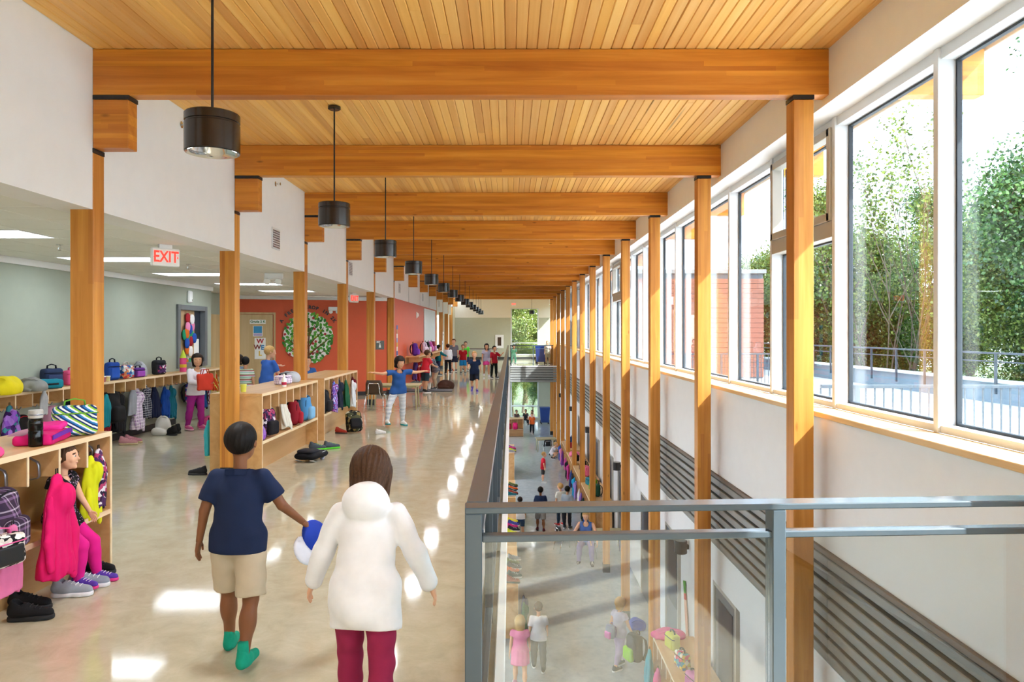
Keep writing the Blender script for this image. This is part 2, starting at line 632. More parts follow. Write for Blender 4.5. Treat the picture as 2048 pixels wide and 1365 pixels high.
npl = int((3.72 - XL) / PW)
far_planks = MB()
for i in range(npl + 1):
    x = XL + PW * (i + 0.5)
    if x > 3.73: break
    cut = random.uniform(4.5, 15.0)
    for a, b in ((-2.0, cut), (cut, 18.0)):
        o = obj('plank', plank_me, ceil, (x, (a + b) / 2, ZC + random.uniform(0, .004)))
        o.scale = (1, (b - a) - 0.003, 1)
    z = ZC + random.uniform(0, .004)
    far_planks.box(x - PW / 2 + .002, x + PW / 2 - .002, 18.0, YF, z, z + .03)
    far_planks.box(x - PW / 2 + .002, x + PW / 2 - .002, YB, -2.0, z, z + .03)
tag(far_planks.build('plank_run', 'plank', ceil), kind='stuff')

# ---- beams, stubs and columns
for k in range(-3, 13):
    y = bay(k)
    n = k + 1
    w = ORD[k] if k >= 0 else None
    lab = f'{w} orange glulam roof beam counted from the camera' if w else 'orange glulam roof beam over the landing behind the camera'
    tag(bx('roof_beam', 'beam', (0, 3.74 - XL, 0, 0.13, 0, ZC - 3.635 - .001), c=0.004, loc=(XL, y, 3.635)), lab, 'beam', 'glulam roof beams', 'structure')
    # bracket stub on the bulkhead
    o = tag(bx('beam_bracket', 'beam', (0, 0.28, 0.0, 0.14, 0, 0.382), c=0.004, loc=(XL + 0.002, y, 3.217)),
            (f'short timber bracket block under the {w} roof beam' if w else 'short timber bracket block behind the camera'), 'bracket', 'beam brackets', 'structure')
    bx('bearing_plate', 'black', (0.0, 0.285, -0.004, 0.144, 0.383, 0.416), o)
    if k <= 5 or k >= 9:
        o = tag(bx('column', 'post', (-0.185, 0.0, 0, 0.157, 0.14, 3.18), c=0.005, loc=(XL + 0.006, y, 0)),
                (f'{w} glulam column from the camera along the cubby side' if w else 'glulam column of the cubby side behind the camera'), 'column', 'cubby-side columns', 'structure')
        bx('base_shoe', 'black_base', (-0.18, -0.005, 0.005, 0.152, 0.0, 0.139), o)
        bx('cap_plate', 'black', (-0.187, 0.002, -0.003, 0.16, 3.181, 3.215), o)
    # window-side column, two storeys tall
    o = tag(bx('column', 'post', (-0.08, 0.08, 0, 0.157, LOWZ + 0.2, 3.60), c=0.005, loc=(2.312, y, 0)),
            (f'{w} glulam column from the camera along the window wall' if w else 'glulam column of the window wall behind the camera'), 'column', 'window-side columns', 'structure')
    bx('base_shoe', 'black_base', (-0.085, 0.085, -0.005, 0.162, LOWZ, LOWZ + 0.199), o)
    bx('cap_plate', 'black', (-0.083, 0.083, -0.004, 0.161, 3.601, 3.634), o)

# ---- left bulkhead above the cubbies, in bays between the columns
m = MB()
for k in range(-4, 12):
    a = max(YB, bay(k) + 0.157); b = min(41.0, bay(k + 1))
    m.box(-3.6, XL, a, b, SOF, 4.03)
for k in range(-3, 13):
    y = bay(k)
    if y < 41: m.box(-3.6, -3.485, y, y + 0.157, SOF, 4.03)
    if y < 41: m.box(-3.484, XL - 0.001, y, y + 0.157, 3.217, 4.03)
m.box(-3.6, XL, bay(12) + .157, 42.1, SOF, 4.03)
tag(m.build('wall_left', 'white'), 'white bulkhead wall above the cubby-side columns', 'wall', kind='structure')

# ---- suspended tile ceiling left of the bulkhead
tc = tag(bx('ceiling_left', 'tile_gap', (-8.2, -3.6, YB, 21.2, 2.752, 2.86)), 'white suspended tile ceiling over the cubby area', 'ceiling', kind='structure')
XT = [-3.6, -4.036, -4.661, -5.286, -5.911, -6.44]
TP = 0.635
troff_rows = {2, 6, 10, 14, 18, -2, -6}
tile_cache = {}
def tile_mesh(w, d):
    key = (round(w, 3), round(d, 3))
    if key not in tile_cache:
        tile_cache[key] = MB().box(-w / 2 + .008, w / 2 - .008, -d / 2 + .008, d / 2 - .008, 0, .018, c=0.005).mesh('ceiling_tile', 'tile')
    return tile_cache[key]
TROFF = []
for r in range(-9, 22):
    ya = 5.74 + TP * r
    for c in range(5):
        xa, xb = XT[c + 1], XT[c]
        if r in troff_rows and c in (2, 3):
            if c == 2: TROFF.append(((XT[4] + XT[2]) / 2, ya + TP / 2))
            continue
        obj('ceiling_tile', tile_mesh(xb - xa, TP), tc, ((xa + xb) / 2, ya + TP / 2, 2.733))
m = MB()
for a, b in ((YB, 5.74 - 9 * TP),):
    m.box(-6.44, -3.6, a, b, 2.733, 2.75)
for i in range(-3, 5):
    m.box(-8.1, -6.46, 15.9 + 0.0 + (i + 3) * TP, 15.9 + (i + 4) * TP - .012, 2.733, 2.75)
tag(m.build('tile_run', 'tile', tc), kind='stuff')

# ---- walls of the cubby area
m = MB().box(-6.6, -6.44, YB, 14.25, 0, 2.73).box(-6.6, -6.44, 15.62, 15.9, 0, 2.73).box(-6.6, -6.44, 14.25, 15.62, 2.26, 2.73).box(-6.6, -6.44, 14.25, 15.62, 0, 1.06)
tag(m.build('wall_cubby', 'green_wall'), 'pale sage green wall behind the long coat shelf', 'wall', kind='structure')
tag(bx('trim_2', 'trim_white', (-6.44, -6.40, YB, 15.93, 2.645, 2.732), c=0.004), 'white trim strip along the top of the sage wall', 'trim', kind='structure')
tag(bx('baseboard_cubby', 'black_base', (-6.44, -6.425, YB, 14.2, 0, 0.11)), 'black baseboard under the long coat shelf', 'baseboard', kind='structure')
tag(bx('wall_recess', 'green_wall', (-7.6, -7.3, 15.9, 19.6, 0, 2.73)), 'sage wall of the recess beside the classroom door', 'wall', kind='structure')
tag(bx('wall_recess_return', 'green_wall', (-7.3, -6.6, 15.74, 15.9, 0, 2.73)), 'sage return wall at the recess corner', 'wall', kind='structure')
# orange-red wall facing the camera (slightly turned) with its local x running towards the hall
RA = Vector((-7.3, 19.5, 0)); RB = Vector((-3.49, 20.86, 0))
RANG = math.atan2(RB.y - RA.y, RB.x - RA.x)
RLEN = (RB - RA).length
RM = Matrix.Translation(RA) @ Matrix.Rotation(RANG, 4, 'Z')
def rw(x, z, off=0.0):
    """point on the orange wall, off = distance in front of it"""
    return RM @ Vector((x, -off, z))
o = tag(bx('wall_orange', 'red_wall', (0, RLEN, 0, 0.15, 0, 2.73)), 'orange-red classroom wall with a paper apple tree', 'wall', kind='structure'); o.matrix_world = RM
o = tag(bx('trim_3', 'trim_white', (0, RLEN, -0.03, 0, 2.64, 2.732), c=0.004), 'white trim strip along the top of the orange wall', 'trim', kind='structure'); o.matrix_world = RM
o = tag(bx('baseboard_orange', 'black_base', (1.05, RLEN, -0.015, 0, 0, 0.11)), 'black baseboard under the orange wall', 'baseboard', kind='structure'); o.matrix_world = RM
tag(bx('wall_orange_hall', 'red_wall', (-3.6, XL, 21.0, 32.6, 0, SOF - .001)), 'orange wall along the hall with a white board', 'wall', kind='structure')
tag(bx('baseboard_hall', 'black_base', (XL, XL + 0.015, 21.0, 32.6, 0, 0.11)), 'black baseboard along the orange hall wall', 'baseboard', kind='structure')
tag(bx('wall_far_alcove', 'far_wall', (-4.9, -4.7, 32.6, 42.0, 0, SOF)), 'beige wall behind the last columns of the cubby side', 'wall', kind='structure')
tag(bx('wall_far_left', 'cream', (-3.95, -3.7, 42.1, YF, 0, 4.03)), 'cream wall at the far end of the hall', 'wall', kind='structure')
tag(bx('ceiling_alcove', 'tile', (-4.7, -3.6, 32.6, 42.1, SOF, SOF + .1)), 'low ceiling of the alcove behind the last columns', 'ceiling', kind='structure')

# ---- far end wall with an upper and a lower window
m = MB()
for z0, z1 in ((0.0, 2.73),):
    m.box(-8.2, 0.0, YF, YF + .25, z0, z1); m.box(1.84, 3.0, YF, YF + .25, z0, z1)
m.box(0, 1.84, YF, YF + .25, -0.86, 0.24)
m.box(-8.2, 0, YF, YF + .25, LOWZ, 0); m.box(1.84, 3.0, YF, YF + .25, LOWZ, 0)
m.box(0, 1.84, YF, YF + .25, -1.25, -0.86); m.box(0, 1.84, YF, YF + .25, LOWZ, LOWZ + .12)
tag(m.build('wall_far', 'far_wall'), 'sage green end wall around the two far windows', 'wall', kind='structure')
m = MB()
m.box(-8.2, 0.0, YF, YF + .25, 2.731, 4.3); m.box(1.84, 3.0, YF, YF + .25, 2.731, 4.3); m.box(0, 1.84, YF, YF + .25, 3.36, 4.3)
tag(m.build('wall_far_upper', 'cream'), 'cream upper band of the far end wall', 'wall', kind='structure')
tag(bx('baseboard_far', 'black_base', (-3.7, XR, YF - .02, YF, 0, 0.12)), 'black baseboard along the far end wall', 'baseboard', kind='structure')
tag(bx('wall_back', 'white', (-8.2, 3.0, YB - .2, YB, LOWZ, 4.3)), 'white wall behind the camera', 'wall', kind='structure')
tag(bx('wall_lower_left', 'white', (-8.2, -8.0, YB, YF, LOWZ, -0.86)), 'white wall deep under the upper floor', 'wall', kind='structure')

# ---- window wall
m = MB()
m.box(XR, 2.92, YB, YF, 3.575, 4.033)
tag(m.build('wall_right', 'white'), 'white header wall above the row of windows', 'wall', kind='structure')
m = MB()
m.box(XR, 2.92, YB, YF, 0.035, 1.075)
jy = [bay(k) + 0.30 for k in range(-2, 13)]
wlow = tag(m.build('wall_right_apron', 'white'), 'white wall below the window sill', 'wall', kind='structure')
sl = tag(bx('wall_right_band', 'black', (2.565, 2.92, YB, YF, -0.86, 0.034)), 'grey slatted metal band along the window wall', 'wall', kind='structure')
bx('cap_strip', 'slat_cap', (2.487, 2.545, YB, YF, -0.012, 0.034), sl, c=0.006)
ns = 8
pitch = 0.848 / ns
for a, b in [(YB, Y0)] + [(bay(k), bay(k + 1)) for k in range(0, 11)] + [(bay(11), YF)]:
    for i in range(ns):
        z = -0.86 + pitch * i
        bx('slat', 'slat', (2.497, 2.548, a + .004, b - .004, z + 0.016, z + pitch - .016), sl, c=0.006)
tag(bx('wall_right_bulkhead', 'white', (XR, 2.92, YB, YF, -1.31, -0.861)), 'white bulkhead under the slatted band', 'wall', kind='structure')
wl = tag(bx('wall_right_lower', 'white', (2.95, 3.2, YB, YF, LOWZ, -0.87)), 'white lower hall wall under the bulkhead', 'wall', kind='structure')
for i, ya in enumerate([6.6, 9.6, 12.9, 15.5, 19.1, 21.3, 24.6, 27.2, 31.0, 33.5, 37.0]):
    w = 0.95
    d = tag(bx(f'door_{i + 3}', 'door_grey', (2.925, 2.95, ya, ya + w, LOWZ, LOWZ + 2.2), c=0.004), f'grey door in the lower hall wall, {ORD[i]} from the camera', 'door', 'lower hall doors', 'structure')
    fr = MB().box(2.90, 2.95, ya - .07, ya, LOWZ, LOWZ + 2.27).box(2.90, 2.95, ya + w, ya + w + .07, LOWZ, LOWZ + 2.27).box(2.90, 2.95, ya, ya + w, LOWZ + 2.2, LOWZ + 2.27)
    fr.build('door_frame', 'frame_grey', d)
    bx('door_glass', 'steel_dark', (2.918, 2.925, ya + .15, ya + w - .15, LOWZ + .9, LOWZ + 2.05), d)
# sill
m = MB().box(2.47, 2.735, YB, YF, 1.076, 1.118, c=0.005)
tag(m.build('trim_4', 'sillwood'), 'pale maple window sill board along the window wall', 'trim', kind='structure')

# ---- window modules, 1.5 m each
wi = 0
for j in range(-6, 30):
    ya = 4.74 + 1.5 * j; yb = min(ya + 1.5, YF - 0.01)
    if ya > YF - 0.3: break
    wi += 1
    m = MB()
    m.box(2.72, 2.84, ya - .026, ya + .026, 1.118, 3.574, c=0.003)
    m.box(2.74, 2.86, ya + .026, yb - .026, 3.50, 3.574)
    m.box(2.74, 2.86, ya + .026, yb - .026, 1.118, 1.165)
    oper = j in (1, 9, 17)
    zs = [(1.165, 3.50)]
    w = tag(m.build(f'window_{wi}', 'frame_white'), (f'{ORD[j + 1]} tall window pane from the camera along the window wall' if 0 <= j + 1 < 18 else (f'tall window pane {j + 2} bays down the window wall' if j >= 0 else 'tall window pane behind the camera')), 'window', 'tall hall windows', 'structure')
    if oper:
        tz = 2.62
        zs = [(1.165, tz - .05), (tz + .09, 3.44)]
        MB().box(2.72, 2.86, ya + .026, yb - .026, tz - .05, tz + .09, c=0.004).box(2.70, 2.8, ya + .05, yb - .05, tz + .09, tz + .16, c=.004).box(2.70, 2.8, ya + .05, yb - .05, 3.43, 3.50, c=.004)\
            .box(2.70, 2.8, ya + .03, ya + .10, tz + .09, 3.50, c=.004).box(2.70, 2.8, yb - .10, yb - .03, tz + .09, 3.50, c=.004).build('vent_sash', 'frame_grey', w)
    for z0, z1 in zs:
        ins = .026 if not oper or z0 < 2 else .1
        bx('pane', 'window_glass', (2.848, 2.856, ya + ins, yb - ins, z0, z1), w)
        g = MB()
        t = 0.016
        g.box(2.835, 2.868, ya + ins, ya + ins + t, z0, z1); g.box(2.835, 2.868, yb - ins - t, yb - ins, z0, z1)
        g.box(2.835, 2.868, ya + ins + t, yb - ins - t, z0, z0 + t); g.box(2.835, 2.868, ya + ins + t, yb - ins - t, z1 - t, z1)
        g.build('gasket', 'gasket', w)
for nm, z0, z1, lab in (('window_40', 0.24, 3.36, 'tall bright window at the far end of the upper hall'), ('window_41', LOWZ + .12, -1.25, 'leafy window at the far end of the lower hall')):
    m = MB()
    for a, b in ((0, .07), (1.77, 1.84)): m.box(a, b, YF - .02, YF + .12, z0, z1)
    m.box(.07, 1.77, YF - .02, YF + .12, z1 - .07, z1); m.box(.07, 1.77, YF - .02, YF + .12, z0, z0 + .07)
    if z0 < 0: m.box(.07, 1.77, YF - .02, YF + .12, z0 + .75, z0 + .82)
    else: m.box(.07, 1.77, YF - .02, YF + .12, 1.02, 1.08)
    w = tag(m.build(nm, 'frame_white'), lab, 'window', kind='structure')
    bx('pane', 'window_glass', (.07, 1.77, YF + .05, YF + .056, z0 + .07, z1 - .07), w)

# ---- doors of the cubby area
d = tag(MB().box(-6.56, -6.40, 14.25, 14.36, 1.06, 2.30, c=.004).box(-6.56, -6.40, 15.51, 15.62, 1.06, 2.30, c=.004).box(-6.56, -6.40, 14.36, 15.51, 2.20, 2.30, c=.004).box(-6.56, -6.40, 14.36, 15.51, 1.06, 1.16, c=.004)
        .build('window_42', 'door_grey'), 'grey framed classroom window above the coat shelf with paper balloons', 'window', kind='structure')
bx('blind', 'doorwood', (-6.53, -6.50, 14.36, 15.20, 1.16, 2.20), d)
bx('pane', 'steel_dark', (-6.53, -6.51, 15.20, 15.51, 1.16, 2.20), d)
bx('notice', 'paper', (-6.505, -6.498, 15.18, 15.42, 1.18, 1.62), d)
d2 = tag(bx('door_2', 'doorwood', (0.02, 0.98, -0.045, -0.005, 0, 2.23), c=0.004), 'tan classroom door with a green lettered name card', 'door', kind='structure'); d2.matrix_world = RM
m = MB().box(-0.05, 0.0, -0.06, 0, 0, 2.29).box(1.0, 1.05, -0.06, 0, 0, 2.29).box(0, 1.0, -0.06, 0, 2.24, 2.29)
m.build('door_frame', 'doorwood', d2)
MB().lathe([(.028, 0), (.03, .03), (.022, .05)], 12, Matrix.Translation((.92, -.045, 1.05)) @ Matrix.Rotation(PI / 2, 4, 'X')).build('door_knob', 'steel', d2)
d3 = tag(bx('door_15', 'doorwood', (-7.295, -7.27, 17.5, 18.55, 0, 2.2)), 'tan door in the recess with a star cutout', 'door', kind='structure')
bx('door_frame', 'doorwood', (-7.3, -7.255, 18.56, 18.64, 0, 2.27), d3)

# ================================================================== outside
tag(bx('terrace', 'terrace', (2.925, 11.75, -12, 34, -0.3, 0.07)), 'sunlit pale concrete roof terrace', 'terrace', kind='structure')
tag(bx('ground', 'ground', (-60, 90, -30, 130, LOWZ - .6, LOWZ - .25)), 'dark green ground below the trees', 'ground', kind='structure')
par = tag(bx('parapet', 'parapet', (11.55, 11.75, -12, 34, 0.07, 0.56)), 'blue-grey parapet wall at the terrace edge', 'parapet', kind='structure')
bx('coping', 'parapet_cap', (11.45, 11.85, -12, 34, 0.56, 0.62), par, c=.01)
r = empty('terrace_railing', (11.42, 0, 0), 0, 'dark metal railing fixed along the far terrace parapet', 'railing')
bx('top_rail', 'rail_dark', (-.025, .025, -4, 34, 1.24, 1.29), r, c=.006)
bx('mid_rail', 'rail_dark', (-.015, .015, -4, 34, 1.05, 1.08), r)
for i in range(26):
    bx('post', 'rail_dark', (-.025, .025, -3.6 + 1.5 * i, -3.55 + 1.5 * i, 0.30, 1.24), r)
def picket(y, x0, x1, lab, pz=0.07):
    r = empty('picket_railing', (x0, y, pz), 0, lab, 'railing')
    L = x1 - x0
    bx('top_rail', 'rail_dark', (0, L, -.022, .022, 1.04, 1.08), r, c=.005)
    bx('bottom_rail', 'rail_dark', (0, L, -.015, .015, 0.08, 0.11), r)
    bm_ = MB().box(-.008, .008, -.008, .008, .11, 1.04).mesh('picket', 'rail_dark')
    pm_ = MB().box(-.03, .03, -.025, .025, 0, 1.07).mesh('post', 'rail_dark')
    n = int(L / .105)
    for i in range(n + 1):
        if i % 10 == 4: obj('post', pm_, r, (i * .105, 0, 0))
        else: obj('picket', bm_, r, (i * .105, 0, 0))
picket(8.6, 3.6, 8.0, 'dark picket railing crossing the sunlit terrace nearest the camera')
picket(21.5, 3.6, 8.0, 'dark picket railing crossing the terrace farther down the hall')
# neighbouring wing with red-brown siding
wing = empty('neighbour_wing', (6.2, 27, 0), 0, 'low building wing with red-brown horizontal siding across the terrace', 'building')
bx('wall_body', 'door_grey', (-1.7, 3.0, 0, 8, 0.07, 3.9), wing)
wm = MB().box(-1.72, 3.02, -.03, 0, 0, .17, c=.006).mesh('siding_board', plain('siding', '#8d5a48', 0.7, var=.08))
for i in range(20): obj('siding_board', wm, wing, (0, 0, .12 + .18 * i))
bx('roof_edge', 'slat', (-1.8, 3.1, -.1, 8, 3.9, 4.05), wing, c=.01)
# eave fascia
tag(bx('trim_5', 'frame_grey', (3.745, 3.80, YB, YF, 3.98, 4.34), c=.005), 'grey metal fascia along the roof eave', 'trim', kind='structure')

# ---- trees
def tree_mesh(seed, height, crown_r, n_leaf, leaf, openness, trunk_r, base_frac, pale=False, sprout=9):
    rng = np.random.default_rng(seed)
    mb = MB()
    tips = []
    def branch(p, d, L, r, depth):
        pts = [p]; q = Vector(p); dd = Vector(d)
        for i in range(4):
            dd = (dd + Vector(rng.normal(0, .14, 3)) + Vector((0, 0, .06))).normalized()
            q = q + dd * (L / 4); pts.append(q.copy())
            if depth >= 1: tips.append((q.copy(), depth))
        mb.tube(pts, [r * (1 - .16 * i) for i in range(5)], 6, cap=False)
        if depth < 3:
            n = sprout if depth == 0 else 3
            for i in range(n):
                t = rng.uniform(base_frac, 1.0) if depth == 0 else rng.uniform(.35, 1.0)
                k = min(3, int(t * 4)); pp = pts[k].lerp(pts[k + 1], t * 4 - k)
                a = rng.uniform(0, 2 * PI)
                tilt = rng.uniform(.55, 1.15)
                side = Vector((math.cos(a) * math.sin(tilt), math.sin(a) * math.sin(tilt), math.cos(tilt)))
                nd = (dd * .35 + side).normalized()
                branch(pp, nd, (crown_r if depth == 0 else L * .6) * rng.uniform(.65, 1.0), r * (.42 if depth == 0 else .5), depth + 1)
        else:
            pass
    branch(Vector((0, 0, 0)), Vector((0, 0, 1)), height * .88, trunk_r, 0)
    T = np.array([tuple(t[0]) for t in tips])
    c = T[rng.integers(0, len(T), n_leaf)] + rng.normal(0, openness, (n_leaf, 3)) * np.array([1, 1, .8])
    u = rng.normal(0, 1, (n_leaf, 3)); u /= np.linalg.norm(u, axis=1)[:, None]
    w = rng.normal(0, 1, (n_leaf, 3)) + np.array([0, 0, 1.2]); w -= (w * u).sum(1)[:, None] * u; w /= np.linalg.norm(w, axis=1)[:, None]
    s = np.cross(w, u)
    sz = (leaf * rng.uniform(.6, 1.3, n_leaf))[:, None]
    v = np.stack([c - u * sz * .5, c + s * sz * .36 + w * sz * .1, c + u * sz * .5, c - s * sz * .36 + w * sz * .1], 1).reshape(-1, 3)
    f = np.arange(n_leaf * 4).reshape(-1, 4)
    return mb.mesh('trunk', 'bark_pale' if pale else 'bark', True), mesh_np('foliage', v, f, 'leaf_mid')

TREES = [tree_mesh(1, 13.0, 3.0, 85000, .105, .42, .20, .30),
         tree_mesh(2, 11.0, 3.4, 100000, .105, .46, .22, .18),
         None,
         tree_mesh(4, 9.5, 3.2, 95000, .105, .5, .2, .12)]
def sparse_tree(seed, height, n_leaf, leaf):
    rng = np.random.default_rng(seed)
    mb = MB(); tips = []
    def stem(p, d, L, r, depth):
        pts = [Vector(p)]; dd = Vector(d)
        for i in range(6):
            dd = (dd + Vector(rng.normal(0, .07, 3)) + Vector((0, 0, .05))).normalized()
            pts.append(pts[-1] + dd * (L / 6))
            if depth > 0 and i > 1: tips.append(pts[-1].copy())
        mb.tube(pts, [r * (1 - .13 * i) for i in range(7)], 6, cap=False)
        if depth < 2:
            for i in range(5 if depth == 0 else 4):
                t = rng.uniform(.35, .95) * 6; k = int(t); pp = pts[k].lerp(pts[k + 1], t - k)
                a = rng.uniform(0, 2 * PI); tl = rng.uniform(.35, .75)
                nd = (dd + Vector((math.cos(a) * math.sin(tl), math.sin(a) * math.sin(tl), .3))).normalized()
                stem(pp, nd, L * .42, r * .45, depth + 1)
    for i in range(7):
        a = 2 * PI * i / 7 + rng.uniform(-.3, .3); tl = rng.uniform(.08, .26)
        stem((.12 * math.cos(a), .12 * math.sin(a), 0), (math.cos(a) * math.sin(tl), math.sin(a) * math.sin(tl), math.cos(tl)), height * rng.uniform(.75, 1.0), .05, 0)
    T = np.array([tuple(t) for t in tips])
    c = T[rng.integers(0, len(T), n_leaf)] + rng.normal(0, .17, (n_leaf, 3))
    u = rng.normal(0, 1, (n_leaf, 3)); u /= np.linalg.norm(u, axis=1)[:, None]
    w = rng.normal(0, 1, (n_leaf, 3)) + np.array([0, 0, 1.2]); w -= (w * u).sum(1)[:, None] * u; w /= np.linalg.norm(w, axis=1)[:, None]
    s = np.cross(w, u); sz = (leaf * rng.uniform(.6, 1.3, n_leaf))[:, None]
    v = np.stack([c - u * sz * .5, c + s * sz * .36 + w * sz * .1, c + u * sz * .5, c - s * sz * .36 + w * sz * .1], 1).reshape(-1, 3)
    return mb.mesh('trunk', 'bark', True), mesh_np('foliage', v, np.arange(n_leaf * 4).reshape(-1, 4), 'leaf_mid')
TREES[2] = sparse_tree(5, 11.6, 6500, .15)
def tree(variant, x, y, s, rz, leaf, label, cat='tree', group='trees beyond the terrace', sz=None):
    t = empty('tree', (x, y, LOWZ - .3), rz, label, cat, group)
    t.scale = (s, s, sz or s)
    tr, fo = TREES[variant]
    obj('trunk', tr, t)
    o = obj('foliage', fo, t, mat=leaf); o['kind'] = 'stuff'
tree(2, 14.6, 28.3, 1.0, .3, 'leaf_mid', 'slender open-crowned tree with pale trunk beyond the terrace')
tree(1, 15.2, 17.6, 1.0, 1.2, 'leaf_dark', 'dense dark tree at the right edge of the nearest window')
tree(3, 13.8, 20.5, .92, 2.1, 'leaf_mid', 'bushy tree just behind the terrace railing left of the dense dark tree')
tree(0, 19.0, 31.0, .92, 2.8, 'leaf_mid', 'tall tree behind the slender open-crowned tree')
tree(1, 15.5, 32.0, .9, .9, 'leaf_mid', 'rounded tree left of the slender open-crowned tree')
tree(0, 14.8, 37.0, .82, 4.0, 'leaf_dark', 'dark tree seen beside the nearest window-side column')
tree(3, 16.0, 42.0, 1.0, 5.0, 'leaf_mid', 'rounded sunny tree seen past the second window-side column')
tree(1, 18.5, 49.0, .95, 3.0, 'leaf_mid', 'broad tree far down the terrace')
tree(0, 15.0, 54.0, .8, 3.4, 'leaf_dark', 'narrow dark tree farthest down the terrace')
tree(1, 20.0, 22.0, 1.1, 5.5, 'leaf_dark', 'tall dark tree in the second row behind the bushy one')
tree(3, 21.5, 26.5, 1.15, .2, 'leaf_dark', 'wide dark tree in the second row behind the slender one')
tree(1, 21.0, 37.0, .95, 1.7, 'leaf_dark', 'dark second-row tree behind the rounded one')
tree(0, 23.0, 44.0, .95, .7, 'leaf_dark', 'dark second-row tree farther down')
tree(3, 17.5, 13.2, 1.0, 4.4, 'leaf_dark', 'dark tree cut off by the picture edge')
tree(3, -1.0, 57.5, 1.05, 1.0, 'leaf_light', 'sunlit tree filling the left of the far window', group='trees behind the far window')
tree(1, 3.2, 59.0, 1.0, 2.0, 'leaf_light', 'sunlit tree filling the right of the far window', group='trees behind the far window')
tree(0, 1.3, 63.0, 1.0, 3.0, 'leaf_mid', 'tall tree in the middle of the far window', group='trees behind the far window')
for i, (x, y, s_, l_) in enumerate(((.2, 52.5, .36, 'leaf_mid'), (1.6, 53.2, .4, 'leaf_dark'), (.9, 55.5, .5, 'leaf_light'))):
    tree(3, x, y, s_, 1.3 * i, l_, f'low bushy shrub outside the lower far window, {ORD[i]} of three', 'shrub', 'shrubs behind the lower far window')
# ================================================================== soft shapes from distance fields
def sd_cap(P, a, b, ra, rb, flat=None, fdir=None):
    """tapered capsule; flat<1 squeezes it along fdir"""
    a = np.asarray(a, float); b = np.asarray(b, float)
    ab = b - a
    t = np.clip(((P - a) @ ab) / max(ab @ ab, 1e-9), 0, 1)
    q = P - a - t[:, None] * ab
    if flat is not None:
        fd = np.asarray(fdir, float); fd = fd / np.linalg.norm(fd)
        c = q @ fd
        q = q + np.outer(c * (1 / flat - 1), fd)
    return np.linalg.norm(q, axis=1) - (ra + (rb - ra) * t)

def sd_ell(P, c, r):
    q = P - np.asarray(c, float)
    r = np.asarray(r, float)
    k0 = np.linalg.norm(q / r, axis=1)
    k1 = np.linalg.norm(q / (r * r), axis=1)
    return k0 * (k0 - 1) / np.maximum(k1, 1e-6)

def sd_box(P, c, h, rad):
    q = np.abs(P - np.asarray(c, float)) - (np.asarray(h, float) - rad)
    return np.linalg.norm(np.maximum(q, 0), axis=1) + np.minimum(q.max(1), 0) - rad

def smin(a, b, k):
    h = np.clip(0.5 + 0.5 * (b - a) / k, 0, 1)
    return b + (a - b) * h - k * h * (1 - h)

def smax(a, b, k):
    return -smin(-a, -b, k)

def surf(fn, lo, hi, h):
    """surface nets of fn(P) on a grid -> verts, quads"""
    lo = np.asarray(lo, float); hi = np.asarray(hi, float)
    n = np.maximum(3, np.ceil((hi - lo) / h).astype(int) + 1)
    ax = [lo[i] + h * np.arange(n[i]) for i in range(3)]
    G = np.stack(np.meshgrid(*ax, indexing='ij'), -1).reshape(-1, 3)
    D = fn(G).reshape(n)
    D[0] = D[-1] = 1; D[:, 0] = D[:, -1] = 1; D[:, :, 0] = D[:, :, -1] = 1
    D = np.where(np.abs(D) < 1e-7, 1e-7, D)
    s = D < 0
    c = n - 1
    cnt = np.zeros(c, int); acc = np.zeros((*c, 3))
    for a in range(3):
        b, d = (a + 1) % 3, (a + 2) % 3
        for u in (0, 1):
            for w in (0, 1):
                i0 = [slice(0, c[0]), slice(0, c[1]), slice(0, c[2])]
                i0[b] = slice(u, u + c[b]); i0[d] = slice(w, w + c[d])
                i1 = list(i0); i1[a] = slice(1, 1 + c[a])
                A = D[tuple(i0)]; B = D[tuple(i1)]
                x = (A < 0) != (B < 0)
                t = np.where(x, A / np.where(x, A - B, 1), 0)
                cnt += x
                acc[..., a] += np.where(x, t, 0); acc[..., b] += x * u; acc[..., d] += x * w
    m = cnt > 0
    idx = -np.ones(c, int); idx[m] = np.arange(m.sum())
    I = np.argwhere(m)
    V = lo + (I + acc[m] / cnt[m][:, None]) * h
    F = []
    for a in range(3):
        b, d = (a + 1) % 3, (a + 2) % 3
        i0 = [slice(1, c[0]), slice(1, c[1]), slice(1, c[2])]; i0[a] = slice(0, c[a])
        i1 = list(i0); i1[a] = slice(1, c[a] + 1)
        A = s[tuple(i0)]; B = s[tuple(i1)]
        e = np.argwhere(A != B)
        if not len(e): continue
        off = np.ones(3, int); off[a] = 0
        e0 = e + off
        inside = A[tuple(e.T)]
        def cell(u, w):
            q = e0.copy(); q[:, b] -= u; q[:, d] -= w
            return idx[tuple(q.T)]
        q = np.stack([cell(1, 1), cell(0, 1), cell(0, 0), cell(1, 0)], 1)
        q[~inside] = q[~inside][:, ::-1]
        F.append(q)
    return V, (np.concatenate(F) if F else np.zeros((0, 4), int))

def soft(name, fn, lo, hi, h, mat=None):
    v, f = surf(fn, lo, hi, h)
    return mesh_np(name, v, f, mat, True)

def unit(v):
    v = np.asarray(v, float)
    return v / (np.linalg.norm(v) + 1e-9)

